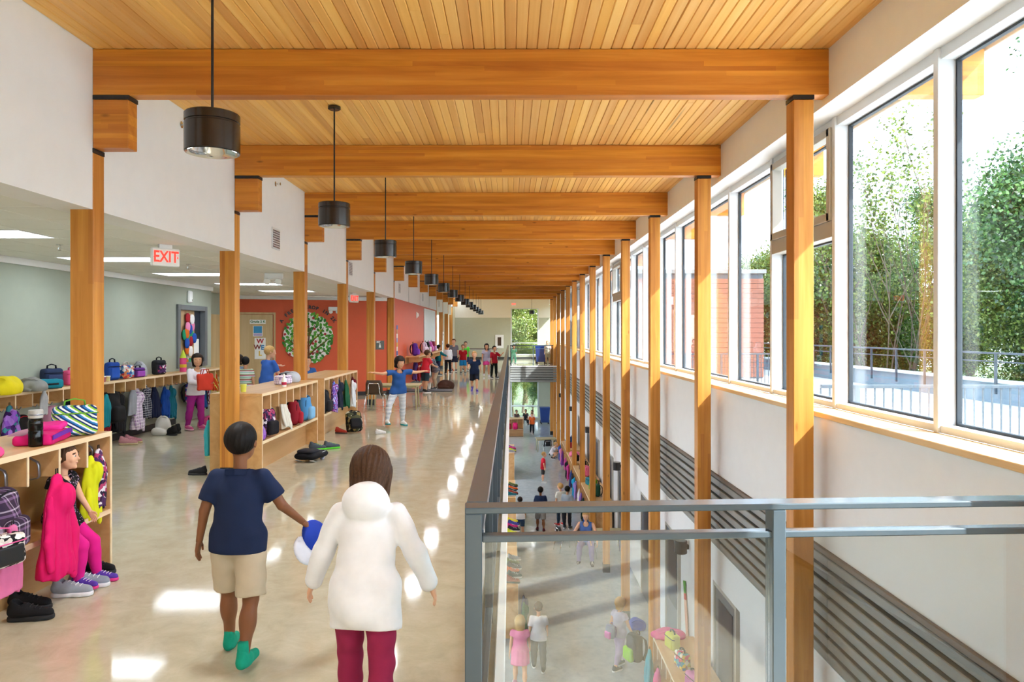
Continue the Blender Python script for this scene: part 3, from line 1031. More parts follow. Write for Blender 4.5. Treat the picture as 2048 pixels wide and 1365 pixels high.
# ------------------------------------------------------------------ heads, hands, hair (canonical, head height = 1, face towards -Y)
def head_fn(P):
    d = sd_ell(P, (0, .06, .10), (.365, .44, .40))
    d = smin(d, sd_ell(P, (0, -.13, -.20), (.27, .27, .29)), .12)
    d = smin(d, sd_ell(P, (0, -.22, .02), (.26, .22, .26)), .08)
    for s in (-1, 1):
        d = smin(d, sd_ell(P, (s * .16, -.31, -.10), (.11, .09, .10)), .07)      # cheek
        d = smin(d, sd_ell(P, (s * .375, .06, -.02), (.035, .075, .105)), .025)   # ear
        d = smax(d, -sd_ell(P, (s * .145, -.45, .045), (.075, .07, .05)), .05)    # eye socket
    d = smin(d, sd_cap(P, (0, -.42, .03), (0, -.485, -.085), .022, .042), .035)   # nose
    d = smin(d, sd_ell(P, (0, -.405, -.205), (.085, .035, .018)), .015)
    d = smin(d, sd_ell(P, (0, -.40, -.25), (.07, .035, .018)), .015)              # lips
    d = smin(d, sd_ell(P, (0, -.33, -.40), (.09, .08, .07)), .06)                 # chin
    d = smin(d, sd_cap(P, (0, .07, -.2), (0, .10, -.72), .17, .165), .07)         # neck
    return d

_HEAD = {}
def head_vf(h):
    if h not in _HEAD: _HEAD[h] = surf(head_fn, (-.5, -.6, -.75), (.5, .6, .6), h)
    return _HEAD[h]

def hand_fn(P):
    """left hand hanging down (-Z), thumb towards -Y, palm towards -X; length about 1"""
    d = sd_box(P, (0, 0, -.26), (.085, .20, .26), .08)
    d = smin(d, sd_cap(P, (0, 0, .10), (0, 0, -.1), .13, .14, .75, (1, 0, 0)), .08)
    for y, L, x in ((-.15, .40, 0), (-.05, .46, -.01), (.05, .43, -.01), (.145, .33, 0)):
        a = np.array((x, y, -.46)); k = a + np.array((-.03, y * .12, -L * .5)); e = k + np.array((-.12, y * .05, -L * .44))
        f = smin(sd_cap(P, a, k, .056, .050), sd_cap(P, k, e, .050, .040), .01)
        d = smin(d, f, .025)
    t0 = np.array((-.03, -.15, -.12)); t1 = np.array((-.06, -.30, -.30)); t2 = np.array((-.10, -.33, -.50))
    d = smin(d, smin(sd_cap(P, t0, t1, .075, .06), sd_cap(P, t1, t2, .058, .044), .02), .04)
    return d
_HAND = {}
def hand_vf(h):
    if h not in _HAND: _HAND[h] = surf(hand_fn, (-.4, -.55, -1.1), (.3, .4, .35), h)
    return _HAND[h]

def strands(P, amp, k=26):
    return amp * np.sin(k * np.arctan2(P[:, 0], P[:, 1] + 1e-6) + 5 * P[:, 2]) * np.clip(1.2 - np.abs(P[:, 2]), .3, 1)
def hair_short(P):
    d = sd_ell(P, (0, .075, .125), (.395, .47, .43)) + strands(P, .006)
    face = smax(P[:, 1] + .16, P[:, 2] - .27, .06)
    d = smax(d, -face, .03)
    return smax(d, -(P[:, 2] + .30 - .95 * np.clip(.16 - P[:, 1], 0, .36)), .04)
def hair_long(P):
    d = sd_ell(P, (0, .08, .12), (.43, .50, .46))
    d = smin(d, sd_cap(P, (0, .20, -.1), (0, .20, -.80), .40, .30, .55, (0, 1, 0)), .12)
    for s in (-1, 1):
        d = smin(d, sd_cap(P, (s * .37, -.02, .05), (s * .34, -.03, -.72), .10, .07), .08)
    d = d + strands(P, .014, 30)
    face = smax(smax(P[:, 1] + .06, P[:, 2] - .24, .05), np.abs(P[:, 0]) - .30, .05)
    return smax(d, -face, .04)
def hair_pony(P):
    d = sd_ell(P, (0, .085, .125), (.405, .475, .435))
    face = smax(smax(P[:, 1] + .13, P[:, 2] - .30 + .25 * np.abs(P[:, 0]), .06), np.abs(P[:, 0]) - .6, .05)
    d = smax(d, -face, .03)
    d = smax(d, -(P[:, 2] + .30 - .5 * np.clip(.10 - P[:, 1], 0, .36)), .05)
    d = smin(d, sd_cap(P, (0, .5, .16), (0, .62, -.05), .11, .13), .06)
    d = smin(d, sd_cap(P, (0, .62, -.05), (0, .55, -.62), .13, .05), .08)
    return d + strands(P, .008, 20)
def hair_bob(P):
    d = sd_ell(P, (0, .07, .10), (.45, .50, .47))
    d = smin(d, sd_cap(P, (0, .14, 0), (0, .16, -.36), .42, .38, .7, (0, 1, 0)), .1)
    d = d + strands(P, .014, 28)
    face = smax(smax(P[:, 1] + .08, P[:, 2] - .20, .05), np.abs(P[:, 0]) - .29, .05)
    d = smax(d, -face, .04)
    return smax(d, -(P[:, 2] + .52), .04)
HAIRF = {'short': hair_short, 'long': hair_long, 'pony': hair_pony, 'bob': hair_bob}
_HAIR = {}
def hair_mesh(kind, fine):
    key = (kind, fine)
    if key not in _HAIR:
        _HAIR[key] = soft('hair', HAIRF[kind], (-.6, -.6, -1.3), (.6, .95, .72), .028 if fine else .045)
        _HAIR[key].materials.append(None)
    return _HAIR[key]
eye_me = MB().lathe([(.002, -.5), (.30, -.4), (.46, -.2), (.5, 0), (.46, .2), (.30, .4), (.002, .5)], 12).mesh('eye', 'eye_white', True)
iris_me = MB().lathe([(.002, -.5), (.30, -.4), (.46, -.2), (.5, 0), (.46, .2), (.30, .4), (.002, .5)], 10).mesh('iris', 'eye_dark', True)

# ------------------------------------------------------------------ shoe
def shoe_upper_fn(P):
    d = sd_cap(P, (0, -.62, .16), (0, .0, .24), .15, .20, .85, (1, 0, 0))
    d = smin(d, sd_cap(P, (0, -.05, .26), (0, .22, .26), .19, .17), .1)
    d = smin(d, sd_cap(P, (0, .12, .3), (0, .17, .46), .17, .16), .08)
    d = smax(d, -(P[:, 2] - .09), .02)
    d = smax(d, -sd_cap(P, (0, .10, .42), (0, .15, .8), .115, .13), .02)
    return d
def shoe_sole_fn(P):
    q = P.copy(); q[:, 2] = 0
    d = smin(sd_cap(q, (0, -.60, 0), (0, -.40, 0), .185, .20), sd_cap(q, (0, -.40, 0), (0, .22, 0), .19, .165), .05)
    return smax(smax(d, P[:, 2] - .13, .03), -P[:, 2] + .004, .02)
SHOE_UP = soft('shoe_upper', shoe_upper_fn, (-.3, -.9, -.05), (.3, .5, .75), .035); SHOE_UP.materials.append(None)
SHOE_SO = soft('shoe_sole', shoe_sole_fn, (-.3, -.9, -.05), (.3, .5, .25), .035); SHOE_SO.materials.append(None)
_lm = MB()
for y_, z_ in ((-.46, .345), (-.34, .385), (-.22, .425), (-.11, .455)):
    _lm.tube([(-.10, y_ + .02, z_ - .045), (-.05, y_, z_ - .008), (.05, y_ - .01, z_ - .008), (.10, y_ + .01, z_ - .045)], .016, 5)
SHOE_LACE = _lm.mesh('lace', None)
SHOE_LACE.materials.append(None)

# ------------------------------------------------------------------ people
def dvec(fwd, side):
    f, s = math.radians(fwd), math.radians(side)
    return np.array((math.sin(s), -math.sin(f) * math.cos(s), -math.cos(f) * math.cos(s)))

def person(name_label, loc, rz, H, skin='skin_a', hair=('short', 'hair_dark'), top=None, bottom=None, shoes=('#333333', '#e8e8e8'),
           legs=((12, 2, -6), (-14, 2, -22)), arms=((8, 10, 20, 6), (-10, 10, 2, 6)), lean=3, head=(0, 0, 0), pelvis=None, fine=False, h=None,
           cat='person', group=None, adult=False, socks=None):
    """legs: (thigh fwd, thigh side, shin fwd) left, right; arms: (upper fwd, side, fore fwd, side) left, right (absolute, degrees)
    top: dict(col, sleeve 0..1, hem, kind); bottom: dict(col, length 0..1, kind)"""
    h = h or (.0085 if fine else .016)
    root = empty('person', loc, rz, name_label, cat, group)
    L = {}
    th, sh, ank = .245 * H, .232 * H, .040 * H
    hipw = .055 * H
    ft = []
    for i, s in enumerate((1, -1)):
        tf, ts, sf = legs[i][:3]
        a = dvec(tf, s * ts); b = dvec(sf, s * ts * .4)
        ft.append((a * th + b * sh)[2])
    pz = pelvis if pelvis is not None else ank - min(ft) 
    pel = np.array((0, 0, pz))
    tl = math.radians(lean)
    td = np.array((0, -math.sin(tl), math.cos(tl)))
    fw = np.array((0, -math.cos(tl), -math.sin(tl)))
    waist = pel + td * .10 * H; chest = pel + td * .205 * H; neck = pel + td * .295 * H
    headc = neck + unit(td + np.array((0, -.12, 0))) * .118 * H
    hs = .168 * H if not adult else .135 * H
    joints = []
    for i, s in enumerate((1, -1)):
        hip = pel + np.array((s * hipw, 0, 0))
        tf, ts, sf = legs[i][:3]
        a = dvec(tf, s * ts); b = dvec(sf, s * ts * .4)
        knee = hip + a * th; ankle = knee + b * sh
        foot_up = legs[i][3] if len(legs[i]) > 3 else None
        sho = pel + td * .272 * H + np.array((s * .100 * H, 0, 0))
        uf, us, ff, fs = arms[i][:4]
        el = sho + dvec(uf, s * us) * .155 * H
        wr = el + dvec(ff, s * fs) * .135 * H
        joints.append(dict(s=s, hip=hip, knee=knee, ankle=ankle, sho=sho, el=el, wr=wr, fdir=dvec(ff, s * fs), sdir=b, foot=foot_up))
    # ---- body
    def body(P):
        d = sd_cap(P, pel, waist, .076 * H, .066 * H, .72, fw)
        d = smin(d, sd_cap(P, waist, chest, .066 * H, .078 * H, .68, fw), .03 * H)
        d = smin(d, sd_cap(P, chest, neck - td * .02 * H, .074 * H, .038 * H, .72, fw), .03 * H)
        for j in joints:
            d = smin(d, sd_cap(P, j['sho'], j['el'], .029 * H, .022 * H), .02 * H)
            d = smin(d, sd_cap(P, j['el'], j['wr'], .022 * H, .0145 * H), .006 * H)
            d = smin(d, sd_cap(P, j['hip'], j['knee'], .052 * H, .034 * H), .02 * H)
            mid = j['knee'] + (j['ankle'] - j['knee']) * .35 - fw * -.0
            d = smin(d, sd_cap(P, j['knee'], j['ankle'], .033 * H, .021 * H), .006 * H)
            d = smin(d, sd_ell(P, mid + np.array((0, .008 * H, 0)), (.034 * H, .036 * H, .06 * H)), .02 * H)
        return d
    allp = np.array([pel, neck] + [j[k] for j in joints for k in ('hip', 'knee', 'ankle', 'sho', 'el', 'wr')])
    lo = allp.min(0) - .1 * H; hi = allp.max(0) + .1 * H
    v, f = surf(body, lo, hi, h)
    # head joined on
    hv, hf = head_vf(.03 if fine else .055)
    R = Matrix.Rotation(math.radians(head[2]), 4, 'Z') @ Matrix.Rotation(math.radians(head[0]), 4, 'X') @ Matrix.Rotation(math.radians(head[1]), 4, 'Y')
    HM = Matrix.Translation(tuple(headc)) @ R @ Matrix.Scale(hs, 4)
    A = np.array(HM)
    hv2 = hv @ A[:3, :3].T + A[:3, 3]
    vs = [v, hv2]; fs = [f, hf + len(v)]; n = len(v) + len(hv2)
    nv, nf = hand_vf(.03 if fine else .06)
    for j in joints:
        q = nv.copy() * .094 * H; ff2 = nf
        if j['s'] < 0: q[:, 0] *= -1; ff2 = nf[:, ::-1]
        zax = -unit(j['fdir']); yax = unit(np.array((0, 1, 0)) - zax * zax[1]) if abs(zax[1]) < .95 else unit(np.array((0, 0, 1)) - zax * zax[2])
        xax = np.cross(yax, zax)
        q = q @ np.stack([xax, yax, zax]) + j['wr']
        vs.append(q); fs.append(ff2 + n); n += len(q)
    me = mesh_np('body', np.concatenate(vs), np.concatenate(fs), skin, True)
    bo = obj('body', me, root)
    # ---- face
    for s in (-1, 1):
        e = obj('eye', eye_me, root); e.matrix_local = HM @ Matrix.Translation((s * .145, -.375, .045)) @ Matrix.Diagonal((.115, .09, .062, 1))
        i2 = obj('iris', iris_me, e); i2.location = (0, -.38, 0); i2.scale = (.55, .34, .95)
        if fine:
            bmx = MB().ribbon([(-.5, .03, -.04), (-.2, 0, .05), (.2, 0, .07), (.5, .04, 0)], .06, .10, (0, 1, 0)).build('eyebrow', hair[1], root)
            bmx.matrix_local = HM @ Matrix.Translation((s * .145, -.385, .14)) @ Matrix.Diagonal((.17, 1, .3, 1))
    mo = obj('mouth', iris_me, root, mat='lips'); mo.matrix_local = HM @ Matrix.Translation((0, -.405, -.228)) @ Matrix.Diagonal((.15, .07, .04, 1))
    if hair:
        ho = obj('hair', hair_mesh(hair[0], fine), root, mat=hair[1]); ho.matrix_local = HM
    # ---- top
    if top:
        g = .012 + .004 * H; kind = top.get('kind', 'tee'); sl = top.get('sleeve', .55)
        hem = top.get('hem', .045)
        seed = top.get('seed', 1.0)
        loose = top.get('loose', 0.0)
        def shirt(P):
            d = sd_cap(P, pel - td * .03 * H, waist, .086 * H + g + loose, .080 * H + g + loose * .6, .84, fw)
            d = smin(d, sd_cap(P, waist, chest, .080 * H + g + loose * .6, .084 * H + g, .74, fw), .03 * H)
            d = smin(d, sd_cap(P, chest, neck - td * .03 * H, .076 * H + g, .045 * H + g, .76, fw), .03 * H)
            for j in joints:
                if sl <= 0:
                    d = smin(d, sd_ell(P, j['sho'] - td * .01 * H - np.array((j['s'] * .03 * H, 0, 0)), np.array((.03, .035, .035)) * H + g * .5), .03 * H)
                    continue
                if sl <= 1:
                    e = j['sho'] + (j['el'] - j['sho']) * sl
                    ax = unit(j['el'] - j['sho'])
                    q = sd_cap(P, j['sho'] - td * .006 * H, e + ax * .03, .026 * H + g * .8, .030 * H + g)
                    d = smin(d, smax(q, (P - e) @ ax, .006), .034 * H)
                else:
                    e = j['el'] + (j['wr'] - j['el']) * (sl - 1)
                    d = smin(d, sd_cap(P, j['sho'] - td * .006 * H, j['el'], .027 * H + g, .025 * H + g), .02 * H)
                    d = smin(d, sd_cap(P, j['el'], e, .026 * H + g, .020 * H + g), .012 * H)
            for j in joints:
                d = smin(d, sd_cap(P, j['hip'] + td * .02 * H, j['hip'] + (j['knee'] - j['hip']) * (.3 if hem < .1 else .6), .052 * H + g * 1.2 + loose, .050 * H + g * 1.2 + loose), .02 * H)
            if kind == 'hoodie':
                d = smin(d, sd_ell(P, neck + td * .01 * H - fw * .055 * H, np.array((.085, .06, .075)) * H), .02 * H)
            if kind == 'dress':
                b = pel - np.array((0, 0, .16 * H))
                d = smin(d, sd_cap(P, waist - td * .02 * H, b, .074 * H + g, .135 * H, .85, fw), .03 * H)
            w = .0035 * np.sin(38 * P[:, 2] + 9 * P[:, 0] * seed + 3) * np.sin(21 * P[:, 0] + 11 * P[:, 1] + seed)
            d = d + w
            zz = (P - pel) @ td
            low = -hem * H if kind != 'dress' else -.17 * H
            if kind == 'dress': d = d + .006 * np.sin(9 * np.arctan2(P[:, 0], P[:, 1])) * (zz < .03 * H)
            d = smax(d, low - zz, .008)
            d = smax(d, -sd_cap(P, neck - td * .02 * H + fw * .015 * H, neck + td * .2 * H, .046 * H, .055 * H), .008)
            return d
        lo2 = lo.copy(); lo2[2] = max(lo[2], pz - (.2 if kind == 'dress' else hem + .03) * H - .02)
        me = soft('shirt', shirt, lo2 - np.array((.03, .03, 0)), hi + np.array((.03, .03, .03)), h)
        m_ = top['col']
        me.materials.append(MATS[m_] if m_ in MATS else fabric(m_))
        obj(top.get('name', {'tee': 'shirt', 'hoodie': 'hoodie', 'dress': 'dress'}[kind]), me, root)
    # ---- bottom
    if bottom:
        g = .010 + .003 * H; ln = bottom.get('length', 1.9); loose = bottom.get('loose', 0.0); kind = bottom.get('kind', 'pants')
        def pants(P):
            d = sd_cap(P, pel, waist - td * .03 * H, .075 * H + g, .066 * H + g * .6, .76, fw)
            if kind == 'skirt':
                b = pel - np.array((0, 0, ln * th))
                d = smin(d, sd_cap(P, pel, b, .08 * H + g, .115 * H, .85, fw), .03 * H) + .006 * np.sin(8 * np.arctan2(P[:, 0], P[:, 1]))
                d = smax(d, b[2] - P[:, 2], .008)
            else:
                for j in joints:
                    if ln <= 1:
                        e = j['hip'] + (j['knee'] - j['hip']) * ln
                        q = sd_cap(P, j['hip'], e, .053 * H + g, .042 * H + g + loose)
                        ax = unit(j['knee'] - j['hip'])
                        q = smax(q, (P - e) @ ax - .006, .006)
                    else:
                        e = j['knee'] + (j['ankle'] - j['knee']) * (ln - 1)
                        q = smin(sd_cap(P, j['hip'], j['knee'], .053 * H + g * .8, .035 * H + g * .8 + loose), sd_cap(P, j['knee'], e, .035 * H + g * .8 + loose, .023 * H + g * .7 + loose), .012 * H)
                        q = smin(q, sd_ell(P, j['knee'] + (j['ankle'] - j['knee']) * .35 + np.array((0, .008 * H, 0)), np.array((.036, .038, .06)) * H + g * .5), .02 * H)
                    d = smin(d, q, .02 * H)
            w = .003 * np.sin(60 * P[:, 2] + 13 * P[:, 1]) * np.sin(17 * P[:, 0] + 1)
            d = d + w * (1 if loose >= 0 else 0)
            return smax(d, ((P - pel) @ td) - (.05 if top else .075) * H, .008)
        hi2 = hi.copy(); hi2[2] = min(hi[2], max(pz + .12 * H, max(j['knee'][2] for j in joints) + .08 * H))
        me = soft('pants', pants, lo - .02, hi2, h)
        m_ = bottom['col']
        me.materials.append(MATS[m_] if m_ in MATS else fabric(m_))
        obj(bottom.get('name', {'pants': 'pants' if ln > 1 else 'shorts', 'skirt': 'skirt'}[kind]), me, root)
    # ---- shoes
    sc = .155 * H
    for j in joints:
        dr = j['sdir']
        pitch = math.atan2(-dr[1], -dr[2])
        onfloor = abs(j['ankle'][2] - ank) < .03 * H
        pt = 0.0 if onfloor else (pitch if j['foot'] is None else math.radians(j['foot']))
        r2 = Matrix.Rotation(-pt, 4, 'X') @ Matrix.Rotation(math.radians(6) * j['s'], 4, 'Z')
        mt = Matrix.Translation(tuple(j['ankle'])) @ r2 @ Matrix.Scale(sc, 4) @ Matrix.Translation((0, -.10, -.258))
        if socks:
            so = obj('sock', SHOE_UP, root, mat=fabric(socks)); so.matrix_local = mt @ Matrix.Diagonal((.9, .95, 1.1, 1)) @ Matrix.Translation((0, 0, -.085))
            MB().lathe([(.16, .3), (.165, .55), (.15, .72)], 14).build('sock_cuff', fabric(socks), so, loc=(0, .13, .0), smooth=True)
        elif shoes:
            so = obj('shoe', SHOE_UP, root, mat=fabric(shoes[0], .6)); so.matrix_local = mt
            obj('sole', SHOE_SO, so, mat=fabric(shoes[1], .6))
            obj('lace', SHOE_LACE, so, mat=fabric('#e9e6e0'))
    return root, joints, HM

# ------------------------------------------------------------------ backpacks, coats, bags, shoes
def bp_body(P):
    d = sd_box(P, (0, 0, .19), (.14, .075, .19), .07)
    d = smin(d, sd_ell(P, (0, -.03, .16), (.13, .09, .15)), .04)
    return d + .004 * np.sin(30 * P[:, 2] + 10 * P[:, 0]) * np.sin(25 * P[:, 0])
def bp_pocket(P):
    return sd_box(P, (0, -.105, .115), (.105, .045, .095), .04)
BP_BODY = soft('pack_body', bp_body, (-.2, -.18, -.03), (.2, .14, .44), .012)
BP_POCK = soft('front_pocket', bp_pocket, (-.16, -.19, -.02), (.16, -.03, .26), .012)
BP_STRAP = [MB().ribbon([(s * .06, .07, .35), (s * .075, .125, .30), (s * .085, .14, .2), (s * .09, .125, .1), (s * .10, .075, .03)], .05, .014).mesh('shoulder_strap', None, True) for s in (-1, 1)]
BP_HAND = MB().tube([(-.035, .06, .365), (-.03, .06, .405), (0, .06, .42), (.03, .06, .405), (.035, .06, .365)], .009, 6).mesh('grab_handle', None, True)
BP_ZIP = MB().tube([(-.125, -.055, .19), (-.118, -.058, .30), (-.08, -.06, .352), (0, -.062, .368), (.08, -.06, .352), (.118, -.058, .30), (.125, -.055, .19)], .006, 5).mesh('zipper', None, True)
for me_ in (BP_BODY, BP_POCK, BP_HAND, BP_ZIP, *BP_STRAP): me_.materials.append(None)
def M_(c, rough=.8):
    return MATS[c] if c in MATS else fabric(c, rough)
def backpack(label, loc, rot, col, pocket=None, trim='#1d1d22', s=1.0, group='school backpacks', name='backpack', straps=True):
    r = empty(name, loc, 0, label, 'backpack', group)
    r.rotation_euler = rot if isinstance(rot, tuple) else (0, 0, rot)
    r.scale = (s, s, s)
    obj('pack_body', BP_BODY, r, mat=M_(col))
    obj('front_pocket', BP_POCK, r, mat=M_(pocket or col))
    if straps:
        for st in BP_STRAP: obj('shoulder_strap', st, r, mat=M_(trim))
    obj('grab_handle', BP_HAND, r, mat=M_(trim)); obj('zipper', BP_ZIP, r, mat=M_(trim))
    return r

def coat_mesh(seed, L, w, sleeves, hood=True):
    rg = np.random.default_rng(seed)
    ph = rg.uniform(0, 6, 4); lean = rg.uniform(-.03, .03)
    def fn(P):
        d = sd_cap(P, (0, 0, -.05), (lean, -.01, -.22), .05, .10, .55, (0, 1, 0))
        d = smin(d, sd_cap(P, (lean, -.01, -.2), (lean * 1.5, 0, -L), .10, w, .48, (0, 1, 0)), .06)
        if hood: d = smin(d, sd_ell(P, (0, -.055, -.16), (.085, .05, .10)), .03)
        body_ = d
        ang = np.arctan2(P[:, 0], P[:, 1] + .001)
        fold = .020 * (np.abs(np.sin(4.5 * ang + ph[0] + 2.2 * P[:, 2])) - .5) + .010 * np.sin(13 * ang + ph[1] - 3 * P[:, 2]) + .006 * np.sin(26 * P[:, 2] + 5 * P[:, 0] + ph[3])
        d = d + fold * np.clip(-P[:, 2] * 2.0, 0, 1)
        d = smax(d, -(P[:, 2] + L - .012 * np.sin(4 * ang + ph[2])), .012)
        return d
    body_me = soft('coat_body', fn, (-.3, -.2, -L - .05), (.3, .2, .06), .012)
    sl = []
    if sleeves:
        for s in (-1, 1):
            a = (s * .07, -.015, -.17); b = (s * (w - .035), -.035, -.19 - sleeves * .5); c = (s * (w - .05 - .02 * s), -.05, -.17 - sleeves - .05 * s)
            def sf(P, a=a, b=b, c=c, s=s):
                d = smin(sd_cap(P, a, b, .052, .046, .55, (0, 1, 0)), sd_cap(P, b, c, .046, .036, .6, (0, 1, 0)), .02)
                return d + .005 * np.abs(np.sin(24 * P[:, 2] + 4 * s + 30 * P[:, 0]))
            sl.append(soft('sleeve', sf, (-.32, -.2, -.3 - sleeves), (.32, .15, 0), .013))
    loop = MB().tube([(-.012, 0, -.02), (-.01, 0, .03), (.01, 0, .03), (.012, 0, -.02)], .004, 5).mesh('hanging_loop', None)
    for me_ in (body_me, loop, *sl): me_.materials.append(None)
    return body_me, sl, loop
COATS = [coat_mesh(11, .58, .15, .40), coat_mesh(12, .66, .17, .46), coat_mesh(13, .52, .13, 0.0, False), coat_mesh(14, .60, .19, .42, False)]
def coat(label, loc, rz, col, var=0, sleeve=None, s=1.0, group='hanging coats', name='coat', cat='coat', tilt=0.0):
    r = empty(name, loc, rz, label, cat, group)
    r.rotation_euler = (tilt, 0, rz)
    r.scale = (s, s, s)
    b, sl, lp = COATS[var]
    obj('coat_body', b, r, mat=M_(col))
    for q in sl: obj('sleeve', q, r, mat=M_(sleeve or col))
    obj('hanging_loop', lp, r, mat=M_('#222222'))
    return r

def bag_fn(P):
    d = sd_box(P, (0, 0, .11), (.125, .065, .11), .035)
    return d + .003 * np.sin(40 * P[:, 0]) * np.sin(33 * P[:, 2])
LB_BODY = soft('bag_body', bag_fn, (-.16, -.1, -.02), (.16, .1, .26), .011); LB_BODY.materials.append(None)
LB_HAND = MB().ribbon([(-.06, 0, .215), (-.055, 0, .255), (0, 0, .27), (.055, 0, .255), (.06, 0, .215)], .025, .008, (0, 1, 0)).mesh('carry_handle', None, True); LB_HAND.materials.append(None)
LB_ZIP = MB().tube([(-.127, -.04, .165), (-.11, -.068, .168), (0, -.07, .168), (.11, -.068, .168), (.127, -.04, .165)], .005, 5).mesh('zipper', None, True); LB_ZIP.materials.append(None)
LB_PANEL = soft('front_panel', lambda P: sd_box(P, (0, -.066, .085), (.10, .014, .065), .013), (-.14, -.1, 0), (.14, -.03, .17), .011); LB_PANEL.materials.append(None)
def lunchbag(label, loc, rot, col, panel=None, trim='#222222', s=(1, 1, 1), group='lunch bags', name='lunch_bag'):
    r = empty(name, loc, 0, label, 'lunch bag', group)
    r.rotation_euler = rot if isinstance(rot, tuple) else (0, 0, rot)
    r.scale = s if isinstance(s, tuple) else (s, s, s)
    obj('bag_body', LB_BODY, r, mat=M_(col)); obj('front_panel', LB_PANEL, r, mat=M_(panel or col))
    obj('carry_handle', LB_HAND, r, mat=M_(trim)); obj('zipper', LB_ZIP, r, mat=M_(trim))
    return r

def shoe(label, loc, rz, col, sole='#e8e6e2', lace='#dddddd', s=.20, group='loose shoes', tilt=0.0):
    r = empty('shoe', loc, rz, label, 'shoe', group)
    r.rotation_euler = (0, tilt, rz)
    r.scale = (s, s, s)
    obj('shoe_upper', SHOE_UP, r, mat=M_(col)); obj('sole', SHOE_SO, r, mat=M_(sole)); obj('lace', SHOE_LACE, r, mat=M_(lace))
    return r

def heap(label, loc, rz, col, size, seed=1, name='folded_jacket', cat='jacket', group=None):
    """soft pile of one garment lying down"""
    rg = np.random.default_rng(seed); ph = rg.uniform(0, 6, 5)
    sx, sy, sz = size
    def fn(P):
        Q = P / np.array((sx, sy, sz)) 
        d = sd_ell(P, (0, 0, sz * .35), (sx * .5, sy * .5, sz * .62))
        d = smin(d, sd_ell(P, (sx * .25, -sy * .2, sz * .3), (sx * .32, sy * .38, sz * .55)), .03)
        d = smin(d, sd_cap(P, (-sx * .4, -sy * .25, sz * .2), (sx * .1, -sy * .55, sz * .12), sz * .22, sz * .16), .02)
        d = d + .012 * np.sin(24 * P[:, 0] + ph[0] + 12 * P[:, 1]) * np.sin(19 * P[:, 1] + ph[1] + 8 * P[:, 2])
        return smax(d, -P[:, 2] + .001, .008)
    r = empty(name, loc, rz, label, cat, group)
    me = soft('cloth', fn, (-sx * .9, -sy * .9, -.02), (sx * .9, sy * .9, sz * 1.6), max(.011, max(size) / 45)); me.materials.append(M_(col))
    obj('cloth', me, r)
    me2 = MB().ribbon([(-sx * .35, -sy * .3, sz * .75), (-sx * .1, -sy * .35, sz * .98), (sx * .2, -sy * .34, sz * .9), (sx * .4, -sy * .25, sz * .6)], .03, .012, (0, 1, 0)).mesh('collar', M_(col), True)
    obj('collar', me2, r)
    return r
# ================================================================== lamps and fixtures
# suspended troffers
for i, (x, y) in enumerate(TROFF):
    order = sorted(q[1] for q in TROFF).index(y)
    vis = [q for q in sorted(q[1] for q in TROFF) if q > 6]
    lab = f'flat white ceiling light panel over the cubby area, {ORD[vis.index(y)]} from the camera' if y in vis else f'flat white ceiling light panel behind the camera, {ORD[order]} from the rear wall'
    t = empty('ceiling_light', (x, y, 2.752), 0, lab, 'ceiling light', 'ceiling light panels')
    fr = MB().box(-.62, .62, -.31, -.285, -.024, 0).box(-.62, .62, .285, .31, -.024, 0).box(-.62, -.595, -.285, .285, -.024, 0).box(.595, .62, -.285, .285, -.024, 0).build('frame', 'trim_white', t)
    bx('diffuser', 'troffer_lens', (-.595, .595, -.285, .285, -.016, -.004), t)
    for j in (-.2, 0, .2): bx('louvre', 'trim_white', (-.595, .595, j - .004, j + .004, -.022, -.016), t)

# fill panels added out of view under the slab to brighten the lower hall
for i in range(8):
    t = empty('lower_fill_panel', (-2.6, 4 + 6 * i, -0.862), 0, f'unseen fill light panel added under the upper floor, {ORD[i]} from the camera', 'ceiling light', 'lower hall fill panels')
    MB().box(-.62, .62, -.62, -.585, -.03, 0).box(-.62, .62, .585, .62, -.03, 0).box(-.62, -.585, -.585, .585, -.03, 0).box(.585, .62, -.585, .585, -.03, 0).build('frame', 'trim_white', t)
    bx('diffuser', 'lower_fill_lens', (-.585, .585, -.585, .585, -.02, -.004), t)

# pendant lamps
def pendant(x, y, zb, label):
    p = empty('pendant_lamp', (x, y, zb), 0, label, 'pendant lamp', 'black drum pendants')
    R, Ht = .155, .23
    MB().rings([(R - .004, 0), (R, .006), (R, .166), (R - .006, .170), (R - .006, .177), (R, .181), (R, Ht - .006), (R - .006, Ht), (.02, Ht + .003)], 40).build('shade', 'pendant', p, smooth=True)
    MB().lathe([(R - .004, 0.0), (R - .016, .004), (R - .03, .03), (.10, .10), (.06, .13), (.004, .135)], 40, close=False).build('reflector', 'chrome', p, smooth=True)
    MB().lathe([(.004, .09), (.045, .092), (.05, .12), (.004, .128)], 20, close=False).build('bulb', 'bulb', p, smooth=True)
    MB().lathe([(.008, Ht + .002), (.008, ZC - zb - .03)], 10).build('rod', 'black', p)
    MB().lathe([(.05, ZC - zb - .034), (.062, ZC - zb - .026), (.062, ZC - zb - .002)], 20).build('ceiling_rose', 'pendant', p)
    ld = bpy.data.lights.new('pendant_light', 'AREA')
    ld.shape = 'DISK'; ld.size = .28; ld.energy = PENDANT_W; ld.color = (.92, .96, 1.0); ld.spread = math.radians(170)
    lo_ = bpy.data.objects.new('pendant_light', ld); link(lo_, p); lo_.location = (0, 0, .012)
    return p
for k in range(-3, 14):
    lab = f'black drum pendant lamp, {ORD[k]} in the row from the camera' if k >= 0 else f'black drum pendant lamp behind the camera, {ORD[-k - 1]} back from it'
    pendant(-1.75, 4.34 + BAY * k, 2.81, lab)
pendant(1.27, 44.8, 2.86, 'single small drum pendant hanging in front of the far window')

